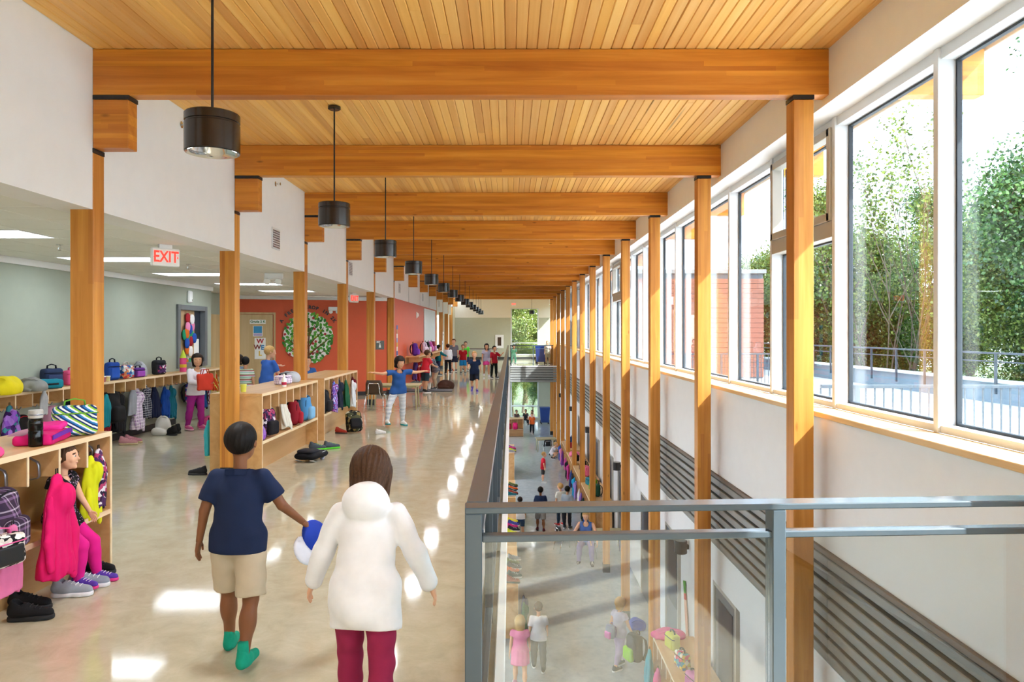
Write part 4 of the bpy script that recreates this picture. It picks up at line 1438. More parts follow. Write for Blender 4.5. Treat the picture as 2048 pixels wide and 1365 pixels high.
# vents, sprinklers, exit signs, alarms
for i, y in enumerate((10.38, 15.2, 21.9, 27.7, 34.0)):
    v = empty('wall_vent', (XL, y, 3.07), 0, f'white louvred vent on the bulkhead, {ORD[i]} from the camera', 'vent', 'bulkhead vents')
    MB().box(0, .012, -.17, .17, -.15, .15, c=.003).build('frame', 'frame_white', v)
    for j in range(8): bx('louvre', 'steel', (.010, .018, -.145, .145, -.125 + .032 * j, -.108 + .032 * j), v)
def sprinkler(loc, rot, lab):
    s = empty('sprinkler', loc, 0, lab, 'sprinkler', 'fire sprinklers'); s.rotation_euler = rot
    MB().lathe([(.035, 0), (.035, .006), (.012, .01)], 14).build('escutcheon', 'chrome', s)
    MB().tube([(0, 0, .008), (0, 0, .035)], .008, 8).tube([(.012, 0, .03), (.014, 0, .055), (0, 0, .07)], .003, 5).tube([(-.012, 0, .03), (-.014, 0, .055), (0, 0, .07)], .003, 5).build('frame_arms', 'chrome', s)
    MB().lathe([(.018, .068), (.022, .072)], 12).build('deflector', 'chrome', s)
for i, y in enumerate((7.41, 10.37, 16.4)): sprinkler((XL, y, 3.84), (0, PI / 2, 0), f'small chrome sprinkler on the white bulkhead, {ORD[i]} from the camera')
for i, (x, y) in enumerate(((-5.0, 8.2), (-4.62, 10.6), (-4.3, 13.5))): sprinkler((x, y, 2.733), (PI, 0, 0), f'small chrome sprinkler under the tile ceiling, {ORD[i]} from the camera')

def exit_sign(loc, rz, lab, back=False):
    e = empty('exit_sign', loc, rz, lab, 'exit sign', 'exit signs')
    bx('housing', 'trim_white', (-.155, .155, -.025, .025, -.20, 0), e, c=.012)
    bx('face', 'paper', (-.145, .145, -.027, -.0255, -.19, -.01), e)
    text('lettering', 'EXIT', .155, 'exit_red', e, (0, -.028, -.10), (PI / 2, 0, 0), .0015, .003, (.86, 1.12, 1))
    for s in (-1, 1):
        MB().prism([(0, .016), (s * .014, 0), (0, -.016)][::s], .0015, Matrix.Translation((s * .122, -.0272, -.10)) @ Matrix.Rotation(PI / 2, 4, 'X')).build('chevron', 'exit_red', e)
    bx('mount', 'trim_white', (-.07, .07, -.02, .02, 0, .04), e)
exit_sign((-3.83, 8.2, 2.69), math.radians(48), 'white exit sign with red letters under the tile ceiling near the bulkhead')
exit_sign((-3.86, 18.2, 2.69), math.radians(60), 'small exit sign hung before the orange wall')
exit_sign((.20, YF - .05, 3.72), 0, 'tiny exit sign above the far window')
def emergency_light(loc, rz, lab):
    e = empty('emergency_light', loc, rz, lab, 'emergency light', 'twin-head emergency lights')
    bx('battery_case', 'trim_white', (-.15, .15, -.06, 0, -.05, .06), e, c=.012)
    for s in (-1, 1):
        MB().lathe([(.03, 0), (.05, .03), (.052, .06)], 16, Matrix.Translation((s * .09, -.05, -.06)) @ Matrix.Rotation(math.radians(115), 4, 'X')).build('lamp_head', 'trim_white', e, smooth=False)
emergency_light(rw(2.58, 2.40, 0.001), RANG, 'white twin-head emergency light on the orange wall above the paper tree')
emergency_light((-3.83, 12.0, 2.66), 0, 'white twin-head emergency light under the tile ceiling beside the second column')
s = empty('wall_speaker', (-6.44, 13.7 + 1.1, 2.47), 0, 'white alarm box on the sage wall above the balloon window', 'alarm')
bx('case', 'trim_white', (0, .05, -.09, .09, -.12, .12), s, c=.018)
bx('strobe', 'frame_grey', (.05, .058, .03, .08, -.09, -.05), s, c=.003)
s = empty('dome_light', (XL, 25.9, 2.36), 0, 'small white dome fixture on the orange hall wall', 'wall light')
MB().lathe([(.10, 0), (.10, .02), (.07, .06), (.01, .085)], 18, Matrix.Rotation(PI / 2, 4, 'Y')).build('dome', 'trim_white', s, smooth=True)
MB().lathe([(.115, 0), (.115, .012)], 18, Matrix.Rotation(PI / 2, 4, 'Y')).build('base_ring', 'frame_white', s)

# wall sconces of the lower hall
for i, y in enumerate((10.45, 16.75, 23.0, 29.3, 35.6)):
    s = empty('wall_sconce', (XR, y, -1.27), 0, f'black drum wall sconce on the lower bulkhead, {ORD[i]} from the camera', 'wall sconce', 'lower hall sconces')
    MB().rings([(.001, -.09), (.085, -.09), (.09, -.085), (.09, .085), (.085, .09), (.001, .09)], 24, Matrix.Translation((-.11, 0, 0))).build('shade', 'pendant', s, smooth=True)
    bx('bracket', 'black', (-.04, 0, -.03, .03, -.03, .03), s)

# ================================================================== guard rails
def glass_panel(parent, dims):
    return bx('glass_panel', 'rail_glass', dims, parent)
g = empty('hall_guardrail', (-.18, 2.90, 0), 0, 'long grey steel guardrail with glass along the open void', 'guardrail')
LEN = 38.9 - 2.9
bx('top_rail', 'rail_paint', (0, .088, .108, LEN, 1.045, 1.07), g, c=.004)
bx('mid_rail', 'rail_dark', (.018, .07, .09, LEN, .94, .962), g, c=.003)
bx('bottom_rail', 'rail_dark', (.018, .07, .09, LEN, .07, .10), g, c=.003)
for i in range(25):
    a = .09 + i * 1.5
    if a + .06 > LEN: break
    if i > 0: bx('post', 'rail_dark', (.016, .072, a - .028, a + .028, 0, 1.045), g, c=.003)
    b = min(a + 1.5, LEN)
    glass_panel(g, (.040, .048, a + .04, b - .04, .10, .94))
g2 = empty('landing_guardrail', (-.18, 2.90, 0), math.radians(3.3), 'grey steel and glass guardrail across the landing in front', 'guardrail')
bx('top_rail', 'rail_paint', (0, 2.66, -.0, .10, 1.045, 1.07), g2, c=.004)
bx('mid_rail', 'rail_paint', (.068, 2.66, .01, .065, .93, .957), g2, c=.004)
bx('bottom_rail', 'rail_paint', (.068, 2.66, .015, .06, .07, .10), g2, c=.003)
bx('corner_post', 'rail_paint', (0, .068, 0.002, .088, 0, 1.046), g2, c=.004)
for a in (1.235, 2.47):
    bx('post', 'rail_paint', (a, a + .055, .002, .08, 0, 1.045), g2, c=.004)
for a, b in ((.07, 1.233), (1.292, 2.468)): glass_panel(g2, (a, b, .032, .040, .10, .93))
g3 = empty('bridge_guardrail', (-.04, 38.95, 0), 0, 'thin dark guardrail along the far bridge over the void', 'guardrail')
bx('top_rail', 'rail_dark', (0, 2.5, 0, .05, 1.04, 1.08), g3)
bx('mid_rail', 'rail_dark', (0, 2.5, .01, .04, .88, .905), g3)
for a in (0.02, 1.2, 2.42): bx('post', 'rail_dark', (a, a + .05, 0, .05, 0, 1.04), g3)
for a, b in ((.08, 1.19), (1.26, 2.41)): glass_panel(g3, (a, b, .02, .028, .08, .88))
# slatted fascia of the far bridge
f = tag(bx('wall_bridge', 'black', (-.04, XR, 38.86, 38.895, -.86, -.06)), 'grey slatted fascia under the far bridge', 'wall', kind='structure')
for i in range(6): bx('slat', 'slat', (-.03, XR, 38.82, 38.862, -.85 + .13 * i, -.85 + .13 * i + .10), f, c=.005)
bx('edge_trim', 'trim_white', (-.04, XR, 38.80, 38.9, -.06, .0), f)

# ================================================================== cubby units
def cubby(loc, rz, label, ndiv=8, front_only=False, group='maple cubby benches', hooks=True):
    """runs along local +Y, front faces local +X at x = 0, 0.64 deep; two sided"""
    c = empty('cubby_bench', loc, rz, label, 'cubby bench', group)
    L = .325 * ndiv; D = .64; H_ = 1.01
    tb = bx('top_board', 'maple', (-D, -.004, 0, L, .975, H_), c, c=.003)
    bx('edge_strip', 'maple_edge', (-.004, .002, 0, L, .975, H_), tb)
    for y0 in (0, L - .02):
        ep = bx('end_panel', 'maple', (-D, -.004, y0, y0 + .02, 0, .974), c, c=.002)
        bx('edge_strip', 'maple_edge', (-.004, .002, y0 - .001, y0 + .021, 0, .974), ep)
    bx('back_panel', 'maple', (-D / 2 - .01, -D / 2 + .01, .021, L - .021, .0, .974), c)
    for s, x0, x1 in ((1, -D / 2 + .011, -.004), (-1, -D, -D / 2 - .011)):
        le = bx('seat_ledge', 'maple', (x0, x1, .021, L - .021, .39, .425), c, c=.003)
        if s > 0: bx('edge_strip', 'maple_edge', (-.004, .002, .021, L - .021, .39, .425), le)
    xk = -D / 2 + .14
    bx('kick_panel', 'maple', (xk - .012, xk, .022, L - .022, 0.0, .388), c)
    dm = MB().box(-D / 2 + .012, -.004, -.008, .008, .79, .974, c=.002).mesh('divider', 'maple')
    de = MB().box(-.004, .002, -.009, .009, .79, .974).mesh('edge_strip', 'maple_edge')
    hk = MB().ribbon([(-.20, -.03, .935), (-.125, -.024, .895), (-.115, -.022, .87), (-.112, -.022, .80), (-.125, -.024, .785), (-.18, -.03, .778)], .024, .006, (0, 1, 0)).mesh('coat_hook', 'steel', True)
    for i in range(1, ndiv + 1):
        y = .325 * i
        if i < ndiv:
            d = obj('divider', dm, c, (0, y, 0)); obj('edge_strip', de, d)
        if hooks: obj('coat_hook', hk, c, (0, y - (.014 if i < ndiv else .03), 0))
    return c
CF = -3.03
cubby((CF, 3.02, 0), 0, 'maple cubby bench nearest the camera with lunch bags on top')
cubby((CF, 9.02, 0), 0, 'maple cubby bench beside the second column, in the middle of the row')
cubby((CF, 12.02, 0), 0, 'maple cubby bench farthest of the row, before the orange wall')
# long wall shelf with hanging compartments
w = empty('coat_shelf', (-6.44, 7.5, 0), 0, 'long maple coat shelf along the sage wall', 'coat shelf')
SL = 8.4
tb = bx('shelf_board', 'maple', (0, .336, 0, SL, .975, 1.01), w, c=.003)
bx('edge_strip', 'maple_edge', (.336, .342, 0, SL, .975, 1.01), tb)
bx('back_rail', 'maple', (0, .02, 0, SL, .76, .974), w)
dm = MB().box(.02, .33, -.008, .008, .82, .974, c=.002).mesh('divider', 'maple'); de = MB().box(.33, .336, -.009, .009, .82, .974).mesh('edge_strip', 'maple_edge')
for i in range(1, 26):
    d = obj('divider', dm, w, (0, .325 * i, 0)); obj('edge_strip', de, d)
hk2 = MB().ribbon([(.10, 0, .87), (.06, 0, .83), (.022, 0, .83), (.022, 0, .77), (.06, 0, .755), (.085, 0, .79)], .024, .006, (0, 1, 0)).mesh('coat_hook', 'steel', True)
for i in range(25): obj('coat_hook', hk2, w, (0, .325 * i + .16, 0))
# hall shelf farther down
w = empty('coat_shelf', (XL, 23.0, 0), 0, 'maple coat shelf along the orange hall wall', 'coat shelf')
bx('shelf_board', 'maple', (.02, .45, 0, 8.0, .975, 1.01), w, c=.003)
bx('back_rail', 'maple', (.02, .04, 0, 8.0, .76, .974), w)
for i in range(0, 24): obj('divider', dm, w, (.1, .33 * i + .1, 0))
for yy in (.7, 1.5, 2.3, 3.1, 3.9, 4.7, 5.6): obj('coat_hook', hk2, w, (.13, yy, .03))
# lower hall: cubbies on the void side and benches by the columns
cubby((.14, 14.0, LOWZ), 0, 'lower hall cubby bench nearest the guardrail corner, shoes on top', 8, group='lower hall cubbies', hooks=False)
cubby((.14, 17.4, LOWZ), 0, 'lower hall cubby bench second from the guardrail corner', 8, group='lower hall cubbies', hooks=False)
cubby((.14, 21.4, LOWZ), 0, 'lower hall cubby bench third from the guardrail corner', 8, group='lower hall cubbies', hooks=False)
cubby((.14, 29.0, LOWZ), 0, 'lower hall cubby bench fourth from the guardrail corner', 8, group='lower hall cubbies', hooks=False)
cubby((-1.9, 41.0, LOWZ), -PI / 2, 'far lower hall cubby bench facing the camera', 8, group='lower hall cubbies', hooks=False)
for i, (y, n) in enumerate(((9.05, 8), (21.0, 8), (24.02, 8), (27.02, 8), (30.02, 8))):
    # facing the hall (towards -X)
    L = n * .325
    cubby((2.24, y + L, LOWZ), PI, f'lower hall cubby bench under the window columns, {ORD[i]} from the camera', n, group='window-side lower cubbies', hooks=False)

# ================================================================== tables, chairs, bins
def chair(loc, rz, label, col='seat_brown', s=1.0, group='plastic school chairs'):
    """front towards local -Y; seat height .38"""
    c = empty('school_chair', loc, rz, label, 'chair', group); c.scale = (s, s, s)
    pts = []
    m = MB()
    n = 9; rows = []
    prof = [(-.19, .375), (-.17, .388), (-.05, .38), (.10, .376), (.165, .39), (.19, .43), (.205, .52), (.22, .62), (.235, .70)]
    vs = []; fs = []
    for (y, z) in prof:
        wv = .20 if z < .45 else .185 - .03 * max(0, z - .62) / .08
        for i in range(n):
            t = -1 + 2 * i / (n - 1)
            cu = .02 * t * t
            vs.append((t * wv, y - (cu if z > .42 else 0), z + (cu * .6 if z < .42 else 0)))
    for a in range(len(prof) - 1):
        for i in range(n - 1):
            fs.append((a * n + i, a * n + i + 1, (a + 1) * n + i + 1, (a + 1) * n + i))
    seat_v, seat_f = vs[:5 * n], [q for q in fs if max(q) < 5 * n]
    back_v = vs[4 * n:]; back_f = [tuple(i - 4 * n for i in q) for q in fs if min(q) >= 4 * n]
    for nm, V_, F_ in (('seat', seat_v, seat_f), ('backrest', back_v, back_f)):
        me = mesh_np(nm, V_, F_, col, True)
        o = obj(nm, me, c); md = o.modifiers.new('thickness', 'SOLIDIFY'); md.thickness = .012; md.offset = 0
    for sx in (-1, 1):
        MB().tube([(sx * .15, -.12, .37), (sx * .19, -.17, .34), (sx * .205, -.20, .2), (sx * .215, -.215, 0.01)], .0125, 8).build('front_leg', 'chrome', c, smooth=True)
        MB().tube([(sx * .15, .10, .37), (sx * .19, .16, .33), (sx * .205, .22, .18), (sx * .215, .255, 0.01)], .0125, 8).build('rear_leg', 'chrome', c, smooth=True)
        MB().tube([(sx * .15, .05, .365), (sx * .14, .19, .37), (sx * .125, .225, .45), (sx * .115, .245, .60)], .011, 8).build('back_support', 'chrome', c, smooth=True)
    MB().tube([(-.115, .245, .60), (-.10, .248, .63), (.10, .248, .63), (.115, .245, .60)], .011, 8).build('back_bar', 'chrome', c, smooth=True)
    return c
def table(loc, rz, label, L, W, Hh, top='table_top', leg='table_top', group='school tables'):
    t = empty('school_table', loc, rz, label, 'table', group)
    bx('table_top', top, (-L / 2, L / 2, -W / 2, W / 2, Hh - .03, Hh), t, c=.006)
    bx('apron', leg, (-L / 2 + .06, L / 2 - .06, -W / 2 + .06, W / 2 - .06, Hh - .07, Hh - .031), t)
    for x in (-1, 1):
        for y in (-1, 1):
            MB().tube([(x * (L / 2 - .08), y * (W / 2 - .08), Hh - .03), (x * (L / 2 - .06), y * (W / 2 - .06), 0)], .018, 8).build('leg', leg, t, smooth=True)
    return t
table((-2.68, 17.2, 0), 0, 'low tan school table before the orange wall', 1.15, .6, .56)
chair((-3.02, 16.55, 0), PI, 'brown plastic chair with chrome legs at the low tan table')
table((-1.9, 46.8, 0), 0, 'long brown table against the far end wall', 2.2, .6, .74, 'seat_brown', 'steel')
chair((-1.35, 46.0, 0), 2.6, 'dark chair beside the long table at the far end', 'black')
table((1.72, 36.2, LOWZ), .1, 'tan lower hall table near the far window', 1.0, .7, .62)
chair((1.72, 35.3, LOWZ), PI + .2, 'dark plastic chair before the far lower hall table', 'black')
table((2.50, 19.3, LOWZ), 0, 'small blue-legged lower hall table beside the seated woman', .9, .7, .6, 'table_top', 'blue_bin')
chair((1.93, 19.05, LOWZ), .25, 'chair under the woman in the blue tank top', 'seat_brown')
chair((1.45, 19.6, LOWZ), 1.9, 'empty dark chair beside the seated woman', 'black')
def bin_(loc, label, s=1.0):
    b = empty('rolling_bin', loc, 0, label, 'bin', 'blue rolling bins'); b.scale = (s, s, s)
    MB()._add([(-.24, -.27, .10), (.24, -.27, .10), (.24, .27, .10), (-.24, .27, .10), (-.30, -.36, .95), (.30, -.36, .95), (.30, .36, .95), (-.30, .36, .95)],
              [(3, 2, 1, 0), (0, 1, 5, 4), (1, 2, 6, 5), (2, 3, 7, 6), (3, 0, 4, 7), (4, 5, 6, 7)]).build('tub', 'blue_bin', b)
    bx('lid', 'blue_bin', (-.32, .32, -.38, .38, .951, 1.0), b, c=.02)
    MB().tube([(-.28, .37, .9), (-.28, .44, .93), (.28, .44, .93), (.28, .37, .9)], .018, 8).build('handle', 'black', b)
    for x in (-.25, .25): MB().lathe([(.10, -.03), (.10, .03)], 16, Matrix.Translation((x, .25, .10)) @ Matrix.Rotation(PI / 2, 4, 'Y')).build('wheel', 'black', b)
    for x in (-.2, .2): bx('foot', 'black', (x - .03, x + .03, -.25, -.19, 0, .1), b)
bin_((1.68, 41.6, 0), 'blue rolling bin on the far bridge beside a child')
bin_((2.15, 46.9, LOWZ), 'blue rolling bin on the lower floor by the far window', 1.05)
bm = empty('gym_mat', (-2.35, 22.2, 0), .05, 'dark grey floor mat lying by the orange wall', 'mat')
bx('pad', plain('mat_grey', '#4b4c52', .7), (-.75, .6, -.35, .35, .004, .03), bm, c=.008)
bx('seam', 'black', (-.08, -.07, -.35, .35, .03, .032), bm)

# ================================================================== wall decoration
# paper apple tree with lettering
t = empty('paper_tree', (0, 0, 0), 0, 'paper apple tree with black arched lettering on the orange wall', 'wall decoration')
t.matrix_world = RM @ Matrix.Translation((1.90, -.04, 1.55))
def disc(r, n=20, h=.003):
    return [(r * math.cos(2 * PI * i / n), r * math.sin(2 * PI * i / n)) for i in range(n)]
WX = Matrix.Rotation(PI / 2, 4, 'X')
crown = [(.64 * math.cos(a) * (1 + .04 * math.sin(7 * a)), .68 * math.sin(a) * (1 + .05 * math.sin(9 * a))) for a in [2 * PI * i / 48 for i in range(48)]]
MB().prism(crown, .004, Matrix.Translation((0, -.002, .05)) @ WX).build('backing', 'paper', t)
bp = plain('paper_brown', '#6b3f1f', .8)
tb_ = MB()
def limb(pts, w):
    tb_.ribbon([(x, -.009, z) for x, z in pts], w, .003, (0, 0, 0.999)) if False else tb_.tube([(x, -.009, z) for x, z in pts], [w * (1 - .5 * i / (len(pts) - 1)) for i in range(len(pts))], 5)
limb([(0, -.62), (.01, -.40), (0, -.15), (.02, .15), (0, .5)], .035)
for s in (-1, 1):
    limb([(0, -.42), (s * .18, -.25), (s * .36, -.12), (s * .52, .02)], .024); limb([(0, -.2), (s * .15, .02), (s * .30, .16), (s * .40, .34)], .02)
    limb([(s * .1, -.35), (s * .3, -.36), (s * .46, -.28)], .016); limb([(0, .1), (s * .12, .3), (s * .2, .48)], .014)
tb_.build('branches', bp, t)
rg = np.random.default_rng(5)
lm = [MB().prism([(-.056, 0), (-.02, .034), (.022, .032), (.062, 0), (.022, -.032), (-.02, -.034)], .003, WX).mesh('leaf', plain('paper_leaf_%d' % i, c, .7)) for i, c in enumerate(('#3f8f2a', '#57a637', '#2f7a26'))]
am = [MB().prism(disc(.034, 12), .004, WX).mesh('apple', plain('paper_apple_%d' % i, c, .6)) for i, c in enumerate(('#b5202c', '#9fc931'))]
placed = []
tries = 0
while len(placed) < 190 and tries < 4000:
    tries += 1
    a, r = rg.uniform(0, 2 * PI), math.sqrt(rg.uniform(0.02, 1)) * .66
    x, z = r * math.cos(a), .05 + r * 1.04 * math.sin(a)
    if any((x - p[0]) ** 2 + (z - p[1]) ** 2 < .058 ** 2 for p in placed): continue
    placed.append((x, z))
    if len(placed) % 6 == 0: obj('apple', am[(len(placed) // 6) % 3 == 2], t, (x, -.016, z))
    else: obj('leaf', lm[len(placed) % 3], t, (x, -.012, z), (0, rg.uniform(0, 6), 0))
msg = 'A FRESH CROP IN 2K'
for i, chh in enumerate(msg):
    if chh == ' ': continue
    a = math.radians(147 - 113 * i / (len(msg) - 1))
    text('letter', chh, .125, 'black', t, (.83 * math.cos(a), -.006, .06 + .83 * math.sin(a)), (PI / 2, -(a - PI / 2), 0), .002, .006)
# door card and pictures on door 2
c = empty('name_card', (0, 0, 0), 0, 'white door card with green Grade 2 K lettering', 'sign'); c.matrix_world = RM @ Matrix.Translation((.60, -.046, 2.04))
bx('card', 'paper', (-.20, .20, -.004, 0, -.055, .055), c)
plain('print_green', '#1d6b3a', .6)
text('lettering', 'Grade 2 K', .088, 'print_green', c, (0, -.005, 0), (PI / 2, 0, 0), .001, .003)
c = empty('door_picture', (0, 0, 0), 0, 'blue square picture below the door card', 'picture'); c.matrix_world = RM @ Matrix.Translation((.60, -.046, 1.80))
bx('mount', 'paper', (-.12, .12, -.004, 0, -.15, .13), c); bx('print', plain('print_blue', '#2f8fc4', .5), (-.105, .105, -.006, -.004, -.06, .12), c)
bx('caption_strip', plain('print_lilac', '#b9a9d0', .5), (-.105, .105, -.006, -.004, -.14, -.07), c)
c = empty('letter_poster', (0, 0, 0), 0, 'white poster of bright capital letters on the classroom door', 'poster'); c.matrix_world = RM @ Matrix.Translation((.66, -.046, 1.33))
bx('sheet', 'paper', (-.14, .14, -.004, 0, -.28, .28), c)
for chh, col, x, z in (('W', '#b3202c', 0, .19), ('W', '#7a2a20', -.07, .03), ('E', '#2b7fb8', .06, .02), ('L', '#e0b52a', .0, -.14)):
    text('letter', chh, .17, plain('print_' + col[1:], col, .6).name, c, (x, -.005, z), (PI / 2, 0, 0), .001, .006)
# room sign
c = empty('room_sign', (0, 0, 0), 0, 'grey room sign 307 with a white figure on the orange wall', 'sign'); c.matrix_world = RM @ Matrix.Translation((RLEN - .20, -.001, 1.40))
bx('plate', 'sign_grey', (-.12, .12, -.012, 0, -.125, .125), c, c=.004)
text('lettering', '307', .075, 'paper', c, (-.045, -.0125, .085), (PI / 2, 0, 0), .001, .002)
MB().prism(disc(.016, 12), .002, Matrix.Translation((0, -.012, .03)) @ WX).prism([(-.03, -.07), (.03, -.07), (.018, .008), (-.018, .008)], .002, Matrix.Translation((0, -.012, 0)) @ WX).build('pictogram', 'paper', c)
# growth chart, notices, white board on the hall wall (facing +X)
c = empty('growth_chart', (XL + .004, 21.45, 1.53), 0, 'tall coloured growth chart strip on the orange hall wall', 'poster')
for i, col in enumerate(('#3c6fb8', '#e8e4da', '#d7b04a', '#8fa7c9', '#e8e4da', '#c98b5a', '#3c6fb8')):
    bx('chart_segment', plain('chart_' + col[1:], col, .6), (0, .004, -.11, .11, -.44 + .125 * i, -.44 + .125 * (i + 1)), c)
c = empty('hall_notice', (XL + .004, 21.6, .93), 0, 'white notice sheet under the growth chart', 'notice')
bx('sheet', 'paper', (0, .003, -.16, .16, -.16, .16), c); bx('print_block', plain('print_grey', '#8a8f98', .6), (.003, .004, -.12, .12, -.05, .11), c)
c = empty('white_board', (XL + .004, 30.0, 2.02), 0, 'large pale grey board on the orange hall wall', 'board')
bx('panel', plain('board_grey', '#cdd2d4', .35), (0, .02, -1.95, 1.95, -.60, .60), c)
MB().box(0, .03, -2.0, -1.95, -.65, .65).box(0, .03, 1.95, 2.0, -.65, .65).box(0, .03, -1.95, 1.95, .60, .65).box(0, .03, -1.95, 1.95, -.65, -.60).build('frame', 'frame_white', c)
for nm, y, z, lab in (('wall_notice', 36.2, 1.48, 'white notice on the last cubby-side columns, upper sheet'), ('wall_notice', 35.9, 1.05, 'white notice on the last cubby-side columns, lower sheet')):
    c = empty(nm, (XL + .012, y - .2, z), 0, lab, 'notice'); bx('sheet', 'paper', (0, .004, -.25, .25, -.3, .3), c); bx('print_block', 'print_grey', (.004, .005, -.15, .15, .12, .2), c)
c = empty('fountain_panel', (-.75, YF - .02, 1.15), 0, 'white framed panel on the far wall left of the window', 'panel')
bx('frame', 'trim_white', (-.28, .28, -.03, 0, -.45, .45), c, c=.01); bx('inset', 'seat_brown', (-.12, .12, -.036, -.03, -.28, .28), c)
# balloon decoration on door 1 (door face at x = -6.50, facing +X)
c = empty('paper_balloons', (-6.49, 14.86, 1.66), 0, 'cluster of coloured paper balloons on the grey framed classroom window', 'wall decoration')
bl = MB().lathe([(.003, -.5), (.3, -.42), (.46, -.2), (.5, .05), (.44, .3), (.26, .46), (.003, .5)], 16, Matrix.Scale(.28, 4, (1, 0, 0))).mesh('balloon', None, True); bl.materials.append(None)
bals = [(-.06, .38, '#a3202c'), (.12, .36, '#e9e6e4'), (-.12, .2, '#e486ae'), (.16, .22, '#e486ae'), (0.02, .16, '#2350a8'), (-.16, .08, '#d96f24'), (.10, .06, '#1d8a60'), (-.24, .05, '#1d8a60'), (.20, -.02, '#2350a8'),
        (-.06, .0, '#1d8a60'), (.06, -.08, '#a3202c'), (-.15, -.12, '#2350a8'), (-.08, -.24, '#d96f24'), (.04, -.28, '#e9e6e4')]
for i, (y, z, col) in enumerate(bals):
    o = obj('balloon', bl, c, (.03 + .012 * (i % 3), y * .95, z * 1.0), mat=M_(col)); o.scale = (.19, .21, .21)
st = MB()
for y, z, col in bals[9:]: st.tube([(.02, y * .95, z - .1), (.012, .0, -.45)], .003, 4)
st.build('string', 'paper', c)
for i, (y, z, col) in enumerate(((-.1, -.45, '#3aa0c8'), (-.02, -.52, '#e08a2a'), (.1, -.5, '#3aa070'), (.16, -.6, '#e0a02a'), (-.2, -.55, '#e0502a'), (-.16, -.72, '#d05070'))):
    bx('paper_flag', fabric(col), (0, .004, y - .05, y + .05, z - .08, z + .08), c)
c = empty('paper_star', (-7.27, 17.75, 1.42), 0, 'yellow and purple star cutout on the recess door', 'wall decoration')
star = [((.16 if i % 2 == 0 else .075) * math.sin(PI * i / 5), (.16 if i % 2 == 0 else .075) * math.cos(PI * i / 5)) for i in range(10)]
RX = Matrix(((0, 0, 1, 0), (1, 0, 0, 0), (0, 1, 0, 0), (0, 0, 0, 1)))
MB().prism([(x * 1.25, y * 1.25) for x, y in star], .003, RX).build('star_border', plain('print_purple', '#7a2f86', .6), c)
MB().prism(star, .006, RX).build('star', plain('print_yellow', '#e5cf3a', .6), c)
MB().prism(disc(.11, 14), .004, Matrix.Translation((0, .02, -.24)) @ RX).build('badge', 'print_purple', c)
# giant pencil cut-out in the lower hall
c = empty('pencil_cutout', (2.935, 12.35, -3.0), 0, 'giant cardboard pencil leaning on the lower hall wall', 'wall decoration'); c.rotation_euler = (math.radians(-14), 0, 0)
for nm, col, z0, z1, w0, w1 in (('eraser', '#4aa03a', .38, .58, .06, .07), ('ferrule', '#c2282c', .28, .38, .075, .07), ('shaft', '#e5b09a', -.30, .28, .075, .075), ('tip', '#e8d8b4', -.46, -.30, .02, .075), ('lead', '#2f7fb8', -.53, -.46, .004, .02)):
    MB().prism([(-w0, z0), (w0, z0), (w1, z1), (-w1, z1)], .012, Matrix.Rotation(PI, 4, 'Z') @ RX).build(nm, fabric(col), c)
# ================================================================== belongings
R90 = PI / 2
plaid('plaid_purple', '#3a2c40', '#8d6f96', '#cfc3d6', 11, 11)
plaid('plaid_teal', '#12616e', '#1fa5b4', '#0c2c38', 12, 12)
plaid('plaid_bw', '#20222e', '#e8e8ee', '#8c90a6', 22, 22)
plaid('plaid_lilac', '#efe3f4', '#7d3f98', '#2a2030', 20, 20)
blotch('leopard', ['#e8e4dc', '#17151a', '#efece6', '#17151a', '#d8d2c8'], 38)
blotch('camo', ['#1d1f1a', '#4a4d33', '#8b7a4a', '#26241f', '#c9c2a8'], 16)
blotch('tiedye', ['#6f4bb0', '#b79be0', '#8a2f7a', '#4f6fc0', '#d9c8f0'], 9, cell=False)
blotch('purple_floral', ['#5b2a86', '#8a52b8', '#3a1a5c', '#38808c', '#a070c8'], 16)
blotch('owls', ['#2b5a9a', '#e9e4dc', '#d98a5a', '#7fa9c8', '#c9403a'], 26)
blotch('pink_floral', ['#c02a7c', '#3a4fb0', '#e04a9a', '#f0d0e0', '#5a2a86'], 22)
blotch('floral_dark', ['#2a1c34', '#b0406a', '#e0d8e0', '#4a2a5a'], 30)
blotch('dotted_black', ['#0e0d12', '#121018', '#0e0d12', '#141118', '#b59ab8', '#0e0d12', '#101018', '#0d0d10', '#0e0e12', '#111'+'116'], 120)
blotch('multi', ['#5aa0a8', '#d04a6a', '#e8e0d0', '#8a3030', '#3a6a9a', '#c8b040'], 24)
stripes('leaf_print', ['#f2f2f0', '#16386e', '#2f7fc0', '#f2f2f0', '#8fc63a', '#16386e'], 17, 0, rot=(0, .9, .2))
stripes('leaf_print_dark', ['#10233f', '#e6d9cc', '#10233f', '#2c6a8c', '#8fae3a', '#10233f'], 15, 0, rot=(0, .8, .3))
stripes('tee_stripe', ['#d9ddd6', '#7fb59a', '#d9ddd6', '#b85a72', '#8a9a6a'], 11, 2)
stripes('legging_stripe', ['#f0f0f2', '#9aa2b4'], 42, 2)
stripes('vest', ['#e0521f', '#e0521f', '#e0521f', '#e9e86a', '#e0521f'], 6, 0, rot=(0, .78, 0))

